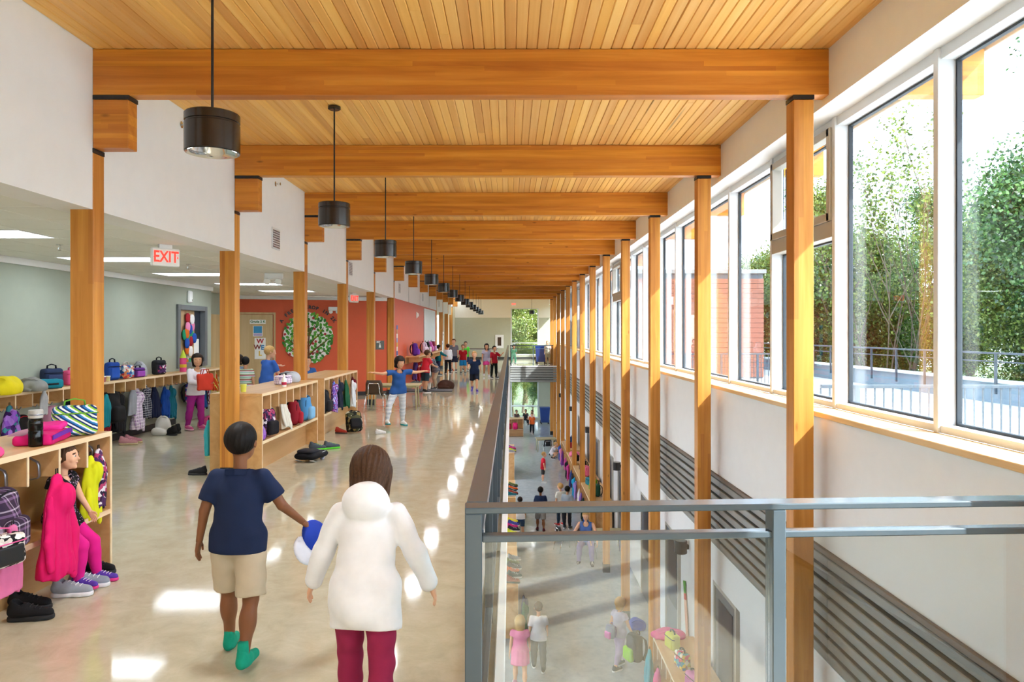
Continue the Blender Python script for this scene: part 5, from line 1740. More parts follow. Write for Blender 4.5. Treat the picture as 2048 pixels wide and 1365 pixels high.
# ---- on and in the nearest cubby bench
b = empty('water_bottle', (-3.12, 4.86, 1.01), 0, 'smoky plastic water bottle with grey lid on the nearest cubby bench', 'bottle')
MB().lathe([(.038, 0), (.043, .01), (.043, .10), (.040, .105), (.043, .112), (.043, .165), (.036, .188)], 28).build('bottle_body', 'bottle_smoke', b, smooth=True)
MB().lathe([(.040, .186), (.043, .19), (.043, .236), (.041, .24)], 28).build('lid', plain('lid_grey', '#b9b6b0', .4), b, smooth=False)
MB().lathe([(.036, .012), (.036, .15)], 24).build('drink', plain('drink_dark', '#2a2422', .3), b, smooth=True)
MB().lathe([(.0435, .205), (.0445, .207), (.0445, .213), (.0435, .215)], 28, close=False).build('lid_groove', 'steel', b)
r = lunchbag('white and blue printed lunch box with green trim beside the pink bag', (-3.17, 5.38, 1.012), math.radians(38), 'leaf_print', 'leaf_print', '#6fae3a', (1.12, 1.25, .98))
r = empty('open_pencil_bag', (-3.20, 5.06, 1.012), R90 + .25, 'hot pink and purple soft bag lying open on the nearest cubby bench', 'bag')
me = soft('bag_body', lambda P: smax(sd_box(P, (0, 0, .03), (.21, .12, .04), .03) + .004 * np.sin(30 * P[:, 0]) * np.sin(22 * P[:, 1]), -P[:, 2], .005), (-.26, -.16, -.02), (.26, .16, .11), .011); me.materials.append(M_('#d81b74')); obj('bag_body', me, r)
me = soft('bag_flap', lambda P: sd_box(P, (.13, 0, .075), (.085, .10, .022), .02) + .003 * np.sin(40 * P[:, 1]), (0, -.15, .03), (.26, .15, .13), .011); me.materials.append(M_('#ea2f95')); o = obj('bag_flap', me, r); o.rotation_euler = (0, -.12, 0)
MB().ribbon([(-.20, -.125, .05), (-.05, -.13, .058), (.1, -.13, .062), (.21, -.12, .05), (.28, -.1, .02)], .03, .006, (0, 0, 1)).build('purple_edging', M_('#6a2aa0'), r)
MB().ribbon([(-.19, .10, .068), (0, .1, .075), (.18, .1, .07)], .09, .006, (0, 1, 0)).build('mesh_panel', M_('#b887a0'), r)
heap('small pink pouch at the left end of the nearest cubby bench', (-3.12, 4.42, 1.011), .3, '#e8508c', (.14, .12, .07), 4, 'pouch', 'pouch')
backpack('purple checked backpack on the ledge of the nearest cubby bench', (-3.10, 4.47, .43), R90 + .1, 'plaid_purple', 'plaid_purple', '#1c1a22', 1.0)
coat('hot pink satin jacket hanging beside the seated girl', (-2.945, 4.80, .845), R90, '#e01468', 1, s=1.0)
coat('bright yellow hoodie hanging behind the seated girl', (-3.08, 5.42, .86), R90 + .15, '#d6d81a', 0, s=.80)
coat('dark red and navy jacket at the end of the nearest cubby bench', (-3.09, 5.545, .89), R90, 'floral_dark', 2, s=.85)
coat('light pink sweatpants hanging by the leopard bag', (-2.80, 4.16, .68), R90, '#d7719f', 2, s=.72, name='sweatpants', cat='sweatpants')
lunchbag('leopard print bag with pink edge at the left picture edge', (-2.80, 4.05, .47), R90 - .3, 'leopard', 'black', '#e0609a', (1.0, .9, .8), name='handbag')
coat('pink cardigan hanging behind the leopard bag', (-2.93, 3.95, .86), R90, '#d65a9c', 0, s=.6)
for i, (x, y, rz, c1, c2, lab) in enumerate(((-2.98, 4.52, R90 + .2, '#17171a', '#2a2a2c', 'black shoe under the checked backpack, the outer one'), (-3.10, 4.70, R90 + .1, '#1b1a1c', '#2a2a2c', 'black shoe under the checked backpack, the inner one'),
        (-2.97, 4.93, R90 + .15, '#9aa2ac', '#e6e6ea', 'grey running shoe under the hot pink jacket, nearer one'), (-2.95, 5.09, R90 + .3, '#8d97a4', '#dfe3e8', 'grey running shoe beside the hot pink jacket, farther one'),
        (-3.06, 5.40, R90, '#16181c', '#30343a', 'black shoe behind the seated girl'))):
    shoe(lab, (x, y, 0.0), rz, c1, c2, '#cfd3d8' if i in (2, 3) else '#2a2a2c', .225)

# ---- middle cubby bench
backpack('black and pink backpack on the ledge of the middle cubby bench', (-3.14, 9.50, .43), R90 - .3, 'floral_dark', '#1c1a20', '#141416', .95)
heap('violet soft bag at the near end of the middle cubby bench', (-3.15, 9.16, .43), 0, 'purple_floral', (.22, .2, .22), 3, 'soft_bag', 'bag')
coat('cream canvas jacket slumped in the middle cubby bench', (-3.16, 10.12, .93), R90, '#d8d3c6', 3, s=.80, tilt=-.18)
backpack('crimson and black backpack leaning beside the cream jacket', (-3.12, 10.62, .43), (0, .12, R90 + .2), '#8c1a28', '#a31f30', '#141416', .92)
backpack('light blue backpack at the far end of the middle cubby bench', (-3.12, 11.18, .43), R90, '#4f8fc4', '#7fb4dc', '#1c2a44', 1.0)
lunchbag('purple and white plaid lunch bag on the middle cubby bench', (-3.27, 10.62, 1.012), R90 - .4, 'plaid_lilac', 'plaid_lilac', '#26202c', (1.1, 1, .6))
heap('pale grey scarf bundle on the middle cubby bench', (-3.33, 11.1, 1.012), .2, '#b7bbc2', (.32, .26, .17), 8, 'scarf', 'scarf')
b = empty('white_bottle', (-3.10, 10.12, 1.01), 0, 'small white squeeze bottle with red label on the middle cubby bench', 'bottle')
MB().lathe([(.03, 0), (.032, .01), (.032, .11), (.015, .135)], 20).build('bottle_body', 'paper', b, smooth=True); MB().lathe([(.014, .134), (.014, .165), (.006, .18)], 14).build('cap', 'paper', b); MB().lathe([(.0325, .03), (.0325, .07)], 20, close=False).build('label_band', M_('#c03050'), b)
b = empty('paper_cup', (-3.36, 9.30, 1.01), 0, 'yellow paper cup beside the second column', 'cup')
MB().lathe([(.03, 0), (.04, .10)], 20, close=False).build('cup_wall', plain('cup_yellow', '#dfe05a', .6), b); MB().lathe([(.001, .004), (.03, .004)], 20, close=False).build('cup_base', 'cup_yellow', b); MB().lathe([(.04, .098), (.042, .1), (.04, .102)], 20, close=False).build('rim', 'paper', b)
o = backpack('black backpack lying flat on the floor before the middle cubby bench', (-2.80, 9.95, .075), (-R90, 0, -.25), '#191a20', '#2a2b34', '#d8dade', 1.15)
o.scale = (1.15, .62, 1.25)
shoe('grey and lime sneaker on the floor past the lying backpack, outer one', (-2.74, 11.15, 0), R90 + .5, '#4b5560', '#5fd03a', '#6fd04a', .22)
shoe('grey and lime sneaker on the floor past the lying backpack, inner one', (-2.93, 11.05, 0), R90 + .2, '#4b5560', '#5fd03a', '#6fd04a', .22)
coat('turquoise drawstring bag hanging at the back of the middle cubby bench', (-3.73, 9.14, .68), -R90, '#43b8c4', 2, s=.84, name='drawstring_bag', cat='bag')
shoe('dark shoe under the turquoise bag', (-3.82, 9.12, 0), -R90, '#2a2a2e', '#3a3a3c', '#555555', .2)

# ---- far cubby bench of the row
backpack('black backpack at the near end of the far cubby bench', (-3.10, 12.22, .43), R90, '#1b1b20', '#24242a', '#101012', 1.0)
coat('purple tie-dye jacket hanging in the far cubby bench', (-3.02, 12.62, .93), R90, 'tiedye', 1, s=.78)
coat('navy hooded coat hanging in the far cubby bench', (-3.03, 13.06, .93), R90, '#1c2436', 0, s=.85)
coat('dark green jacket hanging in the far cubby bench', (-3.00, 13.45, .90), R90, '#1f5a3a', 3, s=.8)
coat('white padded coat hanging in the far cubby bench', (-2.99, 13.98, .86), R90, '#dcdfe2', 1, s=.75)
coat('maroon coat behind the white padded one', (-3.05, 14.28, .90), R90, '#6a1524', 0, s=.75)
backpack('camouflage backpack slumped on the floor before the far cubby bench', (-2.72, 12.95, .02), (-.45, 0, .5), 'camo', '#1c1d20', '#101012', 1.0)
shoe('red shoe under the camouflage backpack', (-2.98, 12.85, 0), R90 - .3, '#a8382a', '#50403a', '#333333', .2)
shoe('small white slipper lying alone on the glossy floor', (-2.28, 12.8, 0), 1.9, '#e4e6e8', '#d0d2d4', '#e4e6e8', .16)

# ---- long coat shelf on the sage wall (front edge x = -6.10)
SX = -6.29
heap('yellow plastic shopping bag on the near end of the long coat shelf', (-6.14, 9.00, 1.011), .1, '#e3cd1a', (.34, .5, .22), 10, 'shopping_bag', 'bag')
heap('grey hoodie bundled on the long coat shelf', (-6.16, 9.50, 1.011), .4, '#8c8b88', (.34, .5, .17), 11)
coat('grey hoodie sleeve side drooping from the long coat shelf', (-6.02, 9.55, 1.02), R90, '#a9a9ab', 2, s=.62, name='hoodie', cat='hoodie')
lunchbag('teal and black lunch bag lying flat on the long coat shelf', (-6.20, 9.86, 1.08), (R90, 0, .9), '#1c8296', '#22201e', '#1c1c1c', (1.2, .9, 1.0))
lunchbag('navy lunch cooler standing on the long coat shelf', (-6.28, 10.12, 1.012), R90 - .5, '#2c3858', '#36446a', '#181c28', (1.0, 1.3, 1.15))
lunchbag('rose pink lunch bag beside the navy cooler', (-6.24, 10.52, 1.012), R90 - .2, '#d8527e', '#e06a92', '#b83a64', (1.0, 1.0, .95))
for i, (y, c1, lab) in enumerate(((11.18, '#b06a70', 'small rosy snack pot on the long coat shelf'), (11.30, '#d8c88a', 'small yellow snack pot on the long coat shelf'))):
    b = empty('snack_pot', (-6.16, y, 1.011), 0, lab, 'pot'); MB().lathe([(.035, 0), (.042, .07)], 16).build('cup_wall', M_(c1), b, smooth=False); MB().lathe([(.044, .07), (.044, .082)], 16).build('lid', 'paper', b)
lunchbag('royal blue lunch sack on the long coat shelf', (-6.26, 11.62, 1.012), R90 - .3, '#22489c', '#2a56b4', '#101828', (.85, 1.0, 1.25))
lunchbag('owl patterned gable lunch box on the long coat shelf', (-6.22, 11.96, 1.012), R90 - .25, 'owls', 'owls', '#d8d4cc', (.9, 1.1, 1.0))
lunchbag('purple lunch box before a grey pouch on the long coat shelf', (-6.2, 12.30, 1.012), R90 - .25, '#5a2a80', '#9a4ab0', '#2a1838', (.9, 1.0, .72))
heap('silver grey pouch behind the purple lunch box', (-6.30, 12.58, 1.011), .2, '#a9aab0', (.2, .3, .26), 13, 'pouch', 'pouch')
lunchbag('black printed lunch bag alone near the end of the long coat shelf', (-6.24, 13.12, 1.012), R90 - .35, '#24252a', 'floral_dark', '#101012', (.9, 1.1, 1.15))
b = empty('paper_rocket', (-6.22, 14.05, 1.011), R90, 'pink and yellow paper rocket on the long coat shelf', 'craft')
MB().lathe([(.06, 0), (.06, .26)], 16, close=False).build('rocket_body', M_('#e0508a'), b); MB().lathe([(.062, .26), (.005, .42)], 16, close=False).build('nose_cone', M_('#c9d84a'), b); MB().lathe([(.0615, .08), (.0615, .14)], 16, close=False).build('rocket_band', M_('#e8c03a'), b)
HZ = .83
coat('purple floral jacket at the near end under the long coat shelf', (-6.13, 9.05, HZ + .04), R90, 'purple_floral', 1, s=1.0)
backpack('red and black backpack hanging under the long coat shelf', (SX, 9.46, .30), R90, '#1d1a1c', '#9c1f28', '#b02030', 1.05)
backpack('pale pink and black backpack hanging behind the first column', (SX + .04, 10.05, .36), R90 + .2, '#c08aa2', '#b98ba6', '#17161a', 1.05)
heap('mustard yellow bag on the floor under the long coat shelf', (-6.0, 9.62, .0), .3, '#d6ae1c', (.3, .3, .26), 15, 'tote_bag', 'bag')
coat('black rain jacket partly behind the first column', (-6.33, 10.585, HZ), R90, '#191a1e', 0)
coat('teal drawstring bag hanging just past the first column', (-6.10, 11.16, HZ), R90, '#14808c', 2, s=.95, name='drawstring_bag', cat='bag')
backpack('large black backpack hanging under the long coat shelf', (SX + .04, 11.52, .33), R90, '#1a1a1c', '#202022', '#2c2c2e', 1.35)
coat('deep red jacket hanging beside the large black backpack', (-6.24, 11.28, HZ), R90, '#8a1028', 1, s=1.08)
coat('black zip jacket beside the large black backpack', (SX, 11.85, HZ), R90, '#1c1c20', 1)
coat('light grey fleece hanging under the long coat shelf', (SX + .05, 12.22, HZ + .04), R90, '#9ea2aa', 2, s=.9)
coat('black and white plaid jacket under the long coat shelf', (SX + .06, 12.62, HZ + .04), R90, 'plaid_bw', 1, s=.85)
coat('lilac checked long shirt hanging beside the plaid jacket', (SX + .03, 12.40, HZ), R90, 'plaid_lilac', 1, s=1.05)
heap('translucent white carrier bag on the floor under the plaid jacket', (-5.98, 12.72, 0), .4, '#cfcdc6', (.26, .24, .34), 17, 'carrier_bag', 'bag')
coat('navy coat hanging under the long coat shelf', (SX, 13.05, HZ), R90, '#151d3c', 3, s=.95)
coat('cobalt blue jacket beside the girl in magenta trousers', (SX + .02, 13.40, HZ - .05), R90, '#1a4aa0', 0, s=.9)
coat('dark teal jacket behind the girl in magenta trousers', (SX, 13.70, HZ - .05), R90, '#126878', 1, s=.9)
backpack('magenta and blue floral backpack beyond the girl in magenta trousers', (SX + .06, 14.42, .38), R90, 'pink_floral', 'pink_floral', '#1c1a28', 1.05)
coat('black coat behind the lime cap under the long coat shelf', (SX, 14.66, HZ), R90, '#202026', 0, s=.9)
heap('lime green cap hanging under the long coat shelf', (-6.12, 14.86, .62), 0, '#b6d42a', (.2, .2, .16), 19, 'cap', 'cap')
coat('black and sky blue jacket near the end of the long coat shelf', (SX + .04, 15.02, HZ), R90, '#1f4a8a', 1, '#18181c', s=.9)
coat('flowered coat next to the orange safety vest', (SX, 15.28, HZ - .05), R90, 'floral_dark', 0, s=.85)
coat('orange safety vest with yellow stripes at the end of the long coat shelf', (SX + .05, 15.58, HZ + .14), R90, 'vest', 3, s=.72, name='safety_vest', cat='vest')
shoe('pink flip sandal on the floor past the nearest cubby bench, front one', (-6.02, 11.55, 0), R90 + .2, '#c08a90', '#cdb894', '#b06a80', .24)
shoe('pink flip sandal on the floor past the nearest cubby bench, back one', (-6.04, 11.74, 0), R90 + .1, '#b8808a', '#cdb894', '#b06a80', .24)
shoe('black boot on the floor before the girl, nearer one', (-5.78, 12.62, 0), R90 + 2.6, '#191a1c', '#26272a', '#9aa83a', .30)
shoe('black boot on the floor before the girl, farther one', (-5.84, 12.86, 0), R90 + 2.9, '#191a1c', '#26272a', '#9aa83a', .30)
heap('pink crumpled jacket at the feet of the girl in magenta trousers', (-5.50, 13.75, 0), .2, '#e05a9a', (.6, .42, .22), 21)

# ---- coat shelf on the orange hall wall
for i, (y, c1, c2, lab) in enumerate(((23.6, '#5a2a90', '#7a3ab0', 'purple backpack at the near end of the hall coat shelf'), (26.2, 'plaid_lilac', 'plaid_lilac', 'white and purple checked backpack on the hall coat shelf'), (27.1, '#1d1d24', '#e0e0e6', 'black and white backpack on the hall coat shelf'),
        (28.0, '#c25aa8', '#d070b8', 'orchid pink backpack on the hall coat shelf'), (29.0, '#7a1f3c', '#c08ac0', 'wine red backpack at the far end of the hall coat shelf'))):
    backpack(lab, (-3.06, y, 1.012), R90, c1, c2, s=1.05)
for i, (y, c1, v, lab) in enumerate(((23.7, '#4b2f6e', 0, 'violet coat under the hall coat shelf'), (24.5, '#8c1420', 1, 'red coat under the hall coat shelf, nearer one'), (25.3, '#9a1420', 3, 'red coat under the hall coat shelf, farther one'),
        (26.1, '#2a5aa8', 1, 'blue coat under the hall coat shelf'), (26.9, '#16171a', 0, 'black coat under the hall coat shelf'), (27.7, '#d4d6da', 1, 'white coat under the hall coat shelf'), (28.6, '#1a1b20', 3, 'dark coat at the far end under the hall coat shelf'))):
    coat(lab, (-3.08, y, .86), R90, c1, v, s=1.05)
heap('brown bag on the floor by the grey mat', (-2.05, 23.2, 0), .2, '#4a3026', (.5, .4, .28), 31, 'duffel_bag', 'bag')
c = empty('traffic_cone', (-2.75, 34.2, 0), 0, 'small orange cone on the floor behind the standing children', 'cone')
MB().lathe([(.11, .02), (.02, .32)], 16).build('cone_body', M_('#e0642a'), c); MB().lathe([(.075, .13), (.055, .19)], 16, close=False).build('white_band', 'paper', c); bx('cone_base', M_('#e0642a'), (-.14, .14, -.14, .14, 0, .022), c)
for p_, c1 in ((0, 1), ): pass

# ---- lower hall: shoes on the void-side cubbies
LT = LOWZ + 1.011
shc = [('#8a3a2a', 'rust brown'), ('#2a4a4a', 'dark teal'), ('#d0602a', 'orange'), ('#30343a', 'charcoal'), ('#5a6a3a', 'olive'), ('#8a8f96', 'silver grey'), ('#b6c030', 'lime'), ('#2a2a30', 'black'), ('#c02a70', 'magenta'), ('#3a3f8a', 'indigo'), ('#e0d040', 'yellow'), ('#1f6a7a', 'petrol blue')]
k = 0
for (y0, n) in ((14.15, 6), (20.9, 0), (17.5, 5), (21.6, 6), (29.4, 5)):
    for i in range(n):
        c1, nm = shc[k % 12]
        shoe(f'{nm} shoe on the lower hall cubby top, {ORD[k % 18]} along the row' if k < 12 else f'{nm} shoe on the farther lower hall cubby top, {ORD[k - 12]} along', (-.02 + .04 * (i % 2), y0 + .27 * i, LT), R90 + .2 * ((k % 3) - 1), c1, '#d8d6d2' if k % 2 else '#222222', '#cccccc', .26, 'shoes on the lower cubbies')
        k += 1
coat('navy coat in the near end of the lower hall cubby', (.24, 13.9, LOWZ + .86), R90, '#1c2c50', 0, s=.9)
coat('green coat beside the navy one at the lower hall cubby', (.24, 13.55, LOWZ + .86), R90, '#22503a', 1, s=.9)
backpack('dark blue backpack in the far lower cubby facing the camera', (-.4, 40.85, LOWZ + .43), 0, '#24305c', s=1.0)
backpack('magenta backpack in the far lower cubby facing the camera', (.25, 40.85, LOWZ + .43), 0, '#c01a5c', s=1.0)
backpack('red backpack in the far lower cubby facing the camera', (-.1, 40.88, LOWZ + .43), 0, '#a02030', s=.9)
# ---- lower hall: window-side benches
lw = [(9.4, '#5a3a9a', 'violet'), (10.1, '#2a9ab8', 'aqua'), (10.8, '#d04a8a', 'rose'), (11.45, '#2a9ab0', 'turquoise'),
      (21.3, '#1c4a9a', 'cobalt'), (21.9, '#2a3a30', 'forest'), (22.6, '#8a6ac0', 'lavender'), (23.2, '#e6e6ea', 'white'), (24.4, '#9a86d0', 'lilac'), (25.0, '#1a9ac8', 'bright blue'), (25.7, '#202026', 'black'), (26.3, '#2a3a80', 'deep blue'),
      (27.5, '#c03a8a', 'cerise'), (28.2, '#1c1c22', 'jet black'), (29.0, '#c84a9a', 'orchid'), (30.6, '#7a3a9a', 'plum'), (31.4, '#e08ab0', 'pale pink'), (32.2, '#3a5ab0', 'blue')]
for i, (y, c1, nm) in enumerate(lw):
    coat(f'{nm} coat hanging on the window-side lower bench', (2.15, y, LOWZ + .90), -R90, c1, i % 4, s=.95, group='coats of the lower hall')
tp = [(10.55, 'multi', 'bag', 'patterned lunch bag on the nearest window-side lower bench'), (9.9, '#c86aa8', 'bag', 'pink lunch bag on the nearest window-side lower bench'), (11.2, '#c8c83a', 'bag', 'yellow-green lunch bag on the nearest window-side lower bench'),
      (21.6, '#1f4a3a', 'pack', 'dark green backpack on the lower bench with lime trim'), (22.4, '#7ab83a', 'pack', 'lime backpack on the window-side lower bench'), (23.2, '#2a7a8a', 'bag', 'teal lunch bag on the window-side lower bench'), (24.6, '#e06a8a', 'pack', 'salmon pink backpack on the window-side lower bench'),
      (25.6, '#1a1a20', 'pack', 'black backpack on the window-side lower bench'), (27.6, '#18181c', 'bag', 'black lunch bag on the window-side lower bench'), (28.6, '#e87aa0', 'heap', 'pink hat bundle on the window-side lower bench'), (31.4, '#22488a', 'pack', 'navy blue backpack on the farthest lower bench'), (30.7, '#b02a3a', 'bag', 'red lunch bag on the farthest lower bench')]
for y, c1, kd, lab in tp:
    if kd == 'pack': backpack(lab, (2.52, y, LT), -R90 + .3, c1, s=.95)
    elif kd == 'bag': lunchbag(lab, (2.45, y, LT), -R90 + .3, c1, s=1.05)
    else: heap(lab, (2.45, y, LT), .2, c1, (.4, .45, .2), 41)
backpack('black and lime backpack hanging at the corner of the nearest lower bench', (2.02, 12.05, LOWZ + .45), -R90 + .4, '#2a3036', '#8fd02a', '#1a1a1c', 1.15)
heap('pink blanket on the nearest lower bench end', (2.45, 11.62, LT), .2, '#e0408a', (.5, .3, .14), 43, 'blanket', 'blanket')
heap('royal blue cap bundle with red band past the nearest lower bench', (2.45, 14.5, LOWZ + 0.0), .1, '#2248b0', (.32, .3, .2), 44, 'cap', 'cap')
shoe('purple shoe on the lower floor under the turquoise coat, outer one', (1.95, 11.3, LOWZ), -R90, '#4a3a8a', '#c0508a', '#cccccc', .24)
shoe('purple shoe on the lower floor under the turquoise coat, inner one', (2.0, 11.5, LOWZ), -R90 + .2, '#4a3a8a', '#c0508a', '#cccccc', .24)
shoe('dark shoe alone on the lower floor, nearer the navy shirted boy', (1.62, 25.6, LOWZ), 2.6, '#3a3430', '#5a544c', '#888888', .28)
shoe('dark shoe alone on the lower floor, nearer the bench', (1.80, 25.7, LOWZ), 2.9, '#3a3430', '#5a544c', '#888888', .28)
# ================================================================== people
def at_floor(px, py, h_eye=EYE):
    y = h_eye * FPX / (py - 665)
    return ((px - 1021.5) / FPX * y, y)
U, Lo = EYE, EYE - LOWZ
KG = 'children in the upper hall'; LG = 'people in the lower hall'
# boy walking away, left foot ahead
r, J, HM = person('boy in a navy polo shirt and beige shorts walking away in green socks', (-1.475, 4.0, 0), PI, 1.26, 'skin_b', ('short', 'hair_black'),
       dict(col='#1d2a4a', sleeve=.72, hem=.05), dict(col='#cdbfa6', length=.92, loose=.012), legs=((16, 2, 4), (-8, 3, -26)), arms=((-8, 16, 4, 11), (8, 30, 40, 30)), lean=4, fine=True, socks='#17a083', group=KG)
mx = r.matrix_basis
c = MB().box(-.006, .02, -.012, .012, -.02, .02); 
MB().ribbon([(-.055, .03, 1.262 * .80), (0, .045, 1.262 * .803), (.055, .03, 1.262 * .80)], .03, .012, (0, 0, 1)).build('collar', M_('#1d2a4a'), r)
# blue thing he carries in his right-hand side (picture right)
w = J[1]['wr']
wp = (Matrix.Translation((-1.475, 4.0, 0)) @ Matrix.Rotation(PI, 4, 'Z')) @ Vector(tuple(w))
b = empty('blue_cap', (wp.x + .05, wp.y + .05, wp.z - .10), .3, 'bright blue and white cap carried by the boy in navy', 'cap')
me = soft('cap_crown', lambda P: smax(sd_ell(P, (0, 0, 0), (.095, .115, .06)), -P[:, 2], .006), (-.13, -.14, -.02), (.13, .14, .11), .010); me.materials.append(M_('#1f3fae')); o = obj('cap_crown', me, b); o.rotation_euler = (.5, .9, 0)
me = soft('cap_brim', lambda P: smax(sd_ell(P, (0, -.13, 0), (.085, .10, .012)), -sd_ell(P, (0, 0, 0), (.085, .1, .07)), .004), (-.12, -.25, -.03), (.12, .02, .03), .009); me.materials.append(M_('#dfe3ee')); o = obj('cap_brim', me, b); o.rotation_euler = (.5, .9, 0)
# girl in white hoodie
person('girl in a long white hoodie and crimson leggings walking away', (-.635, 3.22, 0), PI, 1.24, 'skin_a', ('long', 'hair_brown'),
       dict(col='#f2f2f4', sleeve=1.93, hem=.125, kind='hoodie', loose=.006), dict(col='#96254a', length=1.93), ('#303038', '#dddddd'), legs=((14, 2, 8), (-6, 2, -14)), arms=((4, 24, 14, 20), (-4, 26, 10, 22)), lean=14, head=(26, 0, 0), fine=True, group=KG)
# seated girl
person('girl in hot pink leggings sitting sideways in the nearest cubby bench', (-3.13, 5.13, 0), PI / 2, 1.05, 'skin_a', ('pony', 'hair_brown'),
       dict(col='dotted_black', sleeve=.35, hem=.085, loose=.004), dict(col='#e01e8c', length=1.9), ('#5a3aa8', '#e0408c'), legs=((46, 6, 6), (50, 4, -4)), arms=((18, 8, 40, -12), (-6, 10, 6, 4)), lean=4, head=(0, 0, 10), pelvis=.465, fine=True, group=KG)
# girl at the long shelf
person('girl in a white top and magenta trousers by the long coat shelf', (-5.66, 13.3, 0), 1.0, 1.36, 'skin_c', ('bob', 'hair_dark'),
       dict(col='#e6dfe6', sleeve=1.9, hem=.05), dict(col='#a02a86', length=1.92), ('#d05a90', '#e8b0c8'), legs=((4, 2, 2), (-6, 3, -12)), arms=((30, 6, 80, -20), (24, 8, 78, -24)), head=(0, 0, -30), h=.013, group=KG)
b = empty('red_tote', (-5.40, 13.07, .88), 1.0, 'coral red bag held by the girl at the long coat shelf', 'bag')
me = soft('tote_body', lambda P: sd_box(P, (0, 0, 0), (.15, .04, .15), .03) + .006 * np.sin(25 * P[:, 0] + 20 * P[:, 2]), (-.2, -.08, -.2), (.2, .08, .2), .012); me.materials.append(M_('#d6402e')); obj('tote_body', me, b)
for s_ in (-1, 1): MB().tube([(-.07, .03 * s_, .14), (-.05, .03 * s_, .22), (.05, .03 * s_, .22), (.07, .03 * s_, .14)], .008, 6).build('tote_handle', M_('#b03020'), b)
# trio behind the cubbies
person('boy in a blue shirt reaching over the striped shirt child', (-5.02, 15.2, 0), PI - .5, 1.47, 'skin_a', ('short', 'hair_blond'),
       dict(col='#3a66b8', sleeve=.9), dict(col='#2c3a5c', length=.9), arms=((75, 12, 80, -30), (20, 10, 50, 4)), lean=8, head=(8, 0, -30), group=KG)
person('child in a striped shirt seen from behind the middle cubby bench', (-5.42, 15.1, 0), PI + .2, 1.25, 'skin_c', ('short', 'hair_black'), dict(col='tee_stripe', sleeve=.7), dict(col='#3a3f4a', length=1.9), group=KG)
person('dark haired child mostly hidden by the second column', (-5.85, 15.9, 0), PI, 1.27, 'skin_c', ('bob', 'hair_dark'), dict(col='#7a8aa0', sleeve=.7), dict(col='#3a3f4a', length=1.9), group=KG)
person('child in a blue shirt behind the far cubby bench', (-4.28, 15.6, 0), .2, 1.25, 'skin_a', ('short', 'hair_brown'), dict(col='#3f6fc0', sleeve=.7), dict(col='#4a4f5a', length=.9), group=KG)
# hall children
x, y = at_floor(797, 852)
person('dancing child in a blue shirt and striped leggings with arms spread', (x, y, 0), .5, 1.30, 'skin_c', ('bob', 'hair_dark'), dict(col='#27508e', sleeve=.6), dict(col='legging_stripe', length=1.93), ('#e8e8ea', '#2a9aa8'),
       legs=((-6, 4, -6), (16, 26, 6)), arms=((10, 84, 6, 96), (20, 80, 30, 100)), lean=6, head=(16, 0, 10), group=KG, h=.013)
x, y = at_floor(838, 786); x += .18
person('child in a red shirt and dark shorts turned to the hall coat shelf', (x, y, 0), PI - .8, 1.24, 'skin_c', ('short', 'hair_brown'), dict(col='#c8283a', sleeve=.7, loose=.01), dict(col='#23303a', length=.95, loose=.012), legs=((4, 3, 2), (-4, 3, -4)), arms=((40, 10, 80, -10), (30, 10, 70, -10)), lean=8, group=KG, h=.014)
person('child in grey plaid crouching past the red shirted child', (-2.3, 22.75, 0), -.9, 1.22, 'skin_a', ('short', 'hair_dark'), dict(col='plaid_bw', sleeve=1.8), dict(col='#b9a68a', length=1.9), legs=((20, 3, -4), (6, 3, -14)), arms=((60, 6, 80, -10), (50, 8, 70, 0)), lean=28, group=KG)
def kid(px, py, top_py, lab, rz, skin, hair, top, bottom, shoes=('#333a40', '#e0e0e0'), heye=None, **kw):
    he = heye or U
    x, y = at_floor(px, py, he)
    Hh = he - (top_py - 665) / FPX * y
    person(lab, (x, y, 0 if he == U else LOWZ), rz, max(1.1, min(1.5, Hh)), skin, hair, top, bottom, shoes, group=KG if he == U else LG, **kw)
WALK = dict(legs=((14, 2, 2), (-12, 2, -26)), arms=((-14, 10, -4, 8), (16, 10, 28, 6)))
STAND = dict(legs=((2, 3, 0), (-2, 3, -2)), arms=((4, 8, 14, 4), (2, 8, 10, 4)))
kid(876, 751, 691, 'child in a teal plaid shirt at the end of the hall coat shelf', PI - .9, 'skin_c', ('short', 'hair_black'), dict(col='plaid_teal', sleeve=1.85, loose=.015), dict(col='#2a3358', length=1.9), legs=((2, 3, 0), (-2, 3, -2)), arms=((60, 6, 80, 0), (50, 8, 70, 0)))
kid(896, 748, 689, 'child in a white long sleeved shirt and black trousers seen from behind', PI + .3, 'skin_a', ('short', 'hair_brown'), dict(col='#e9e9ee', sleeve=1.85, loose=.012), dict(col='#1d1e24', length=1.93), **STAND)
kid(908, 743, 679, 'tallest boy in a grey shirt and navy shorts facing the camera', -.1, 'skin_a', ('short', 'hair_brown'), dict(col='#74737c', sleeve=.8), dict(col='#23263c', length=.95, loose=.012), **STAND)
kid(931, 741, 684, 'child in a neon green shirt behind the red shirted boy', .2, 'skin_c', ('short', 'hair_dark'), dict(col='#5fe04a', sleeve=.8), dict(col='#2a3a6a', length=.95), **STAND)
kid(926, 748, 690, 'boy in a red printed shirt and sky blue shorts', 0, 'skin_c', ('short', 'hair_brown'), dict(col='#b01a26', sleeve=.8), dict(col='#1f86c8', length=.95, loose=.012), **STAND)
kid(949, 783, 701, 'blond child in navy running towards the camera', 0, 'skin_a', ('short', 'hair_blond'), dict(col='#1a2a4a', sleeve=.7, hem=.06), dict(col='#1c2334', length=.9, loose=.01), ('#4a3ab0', '#8a7ad0'), legs=((30, 2, 6), (-10, 2, -50)), arms=((-24, 16, 30, 6), (26, 14, 70, 4)), lean=8)
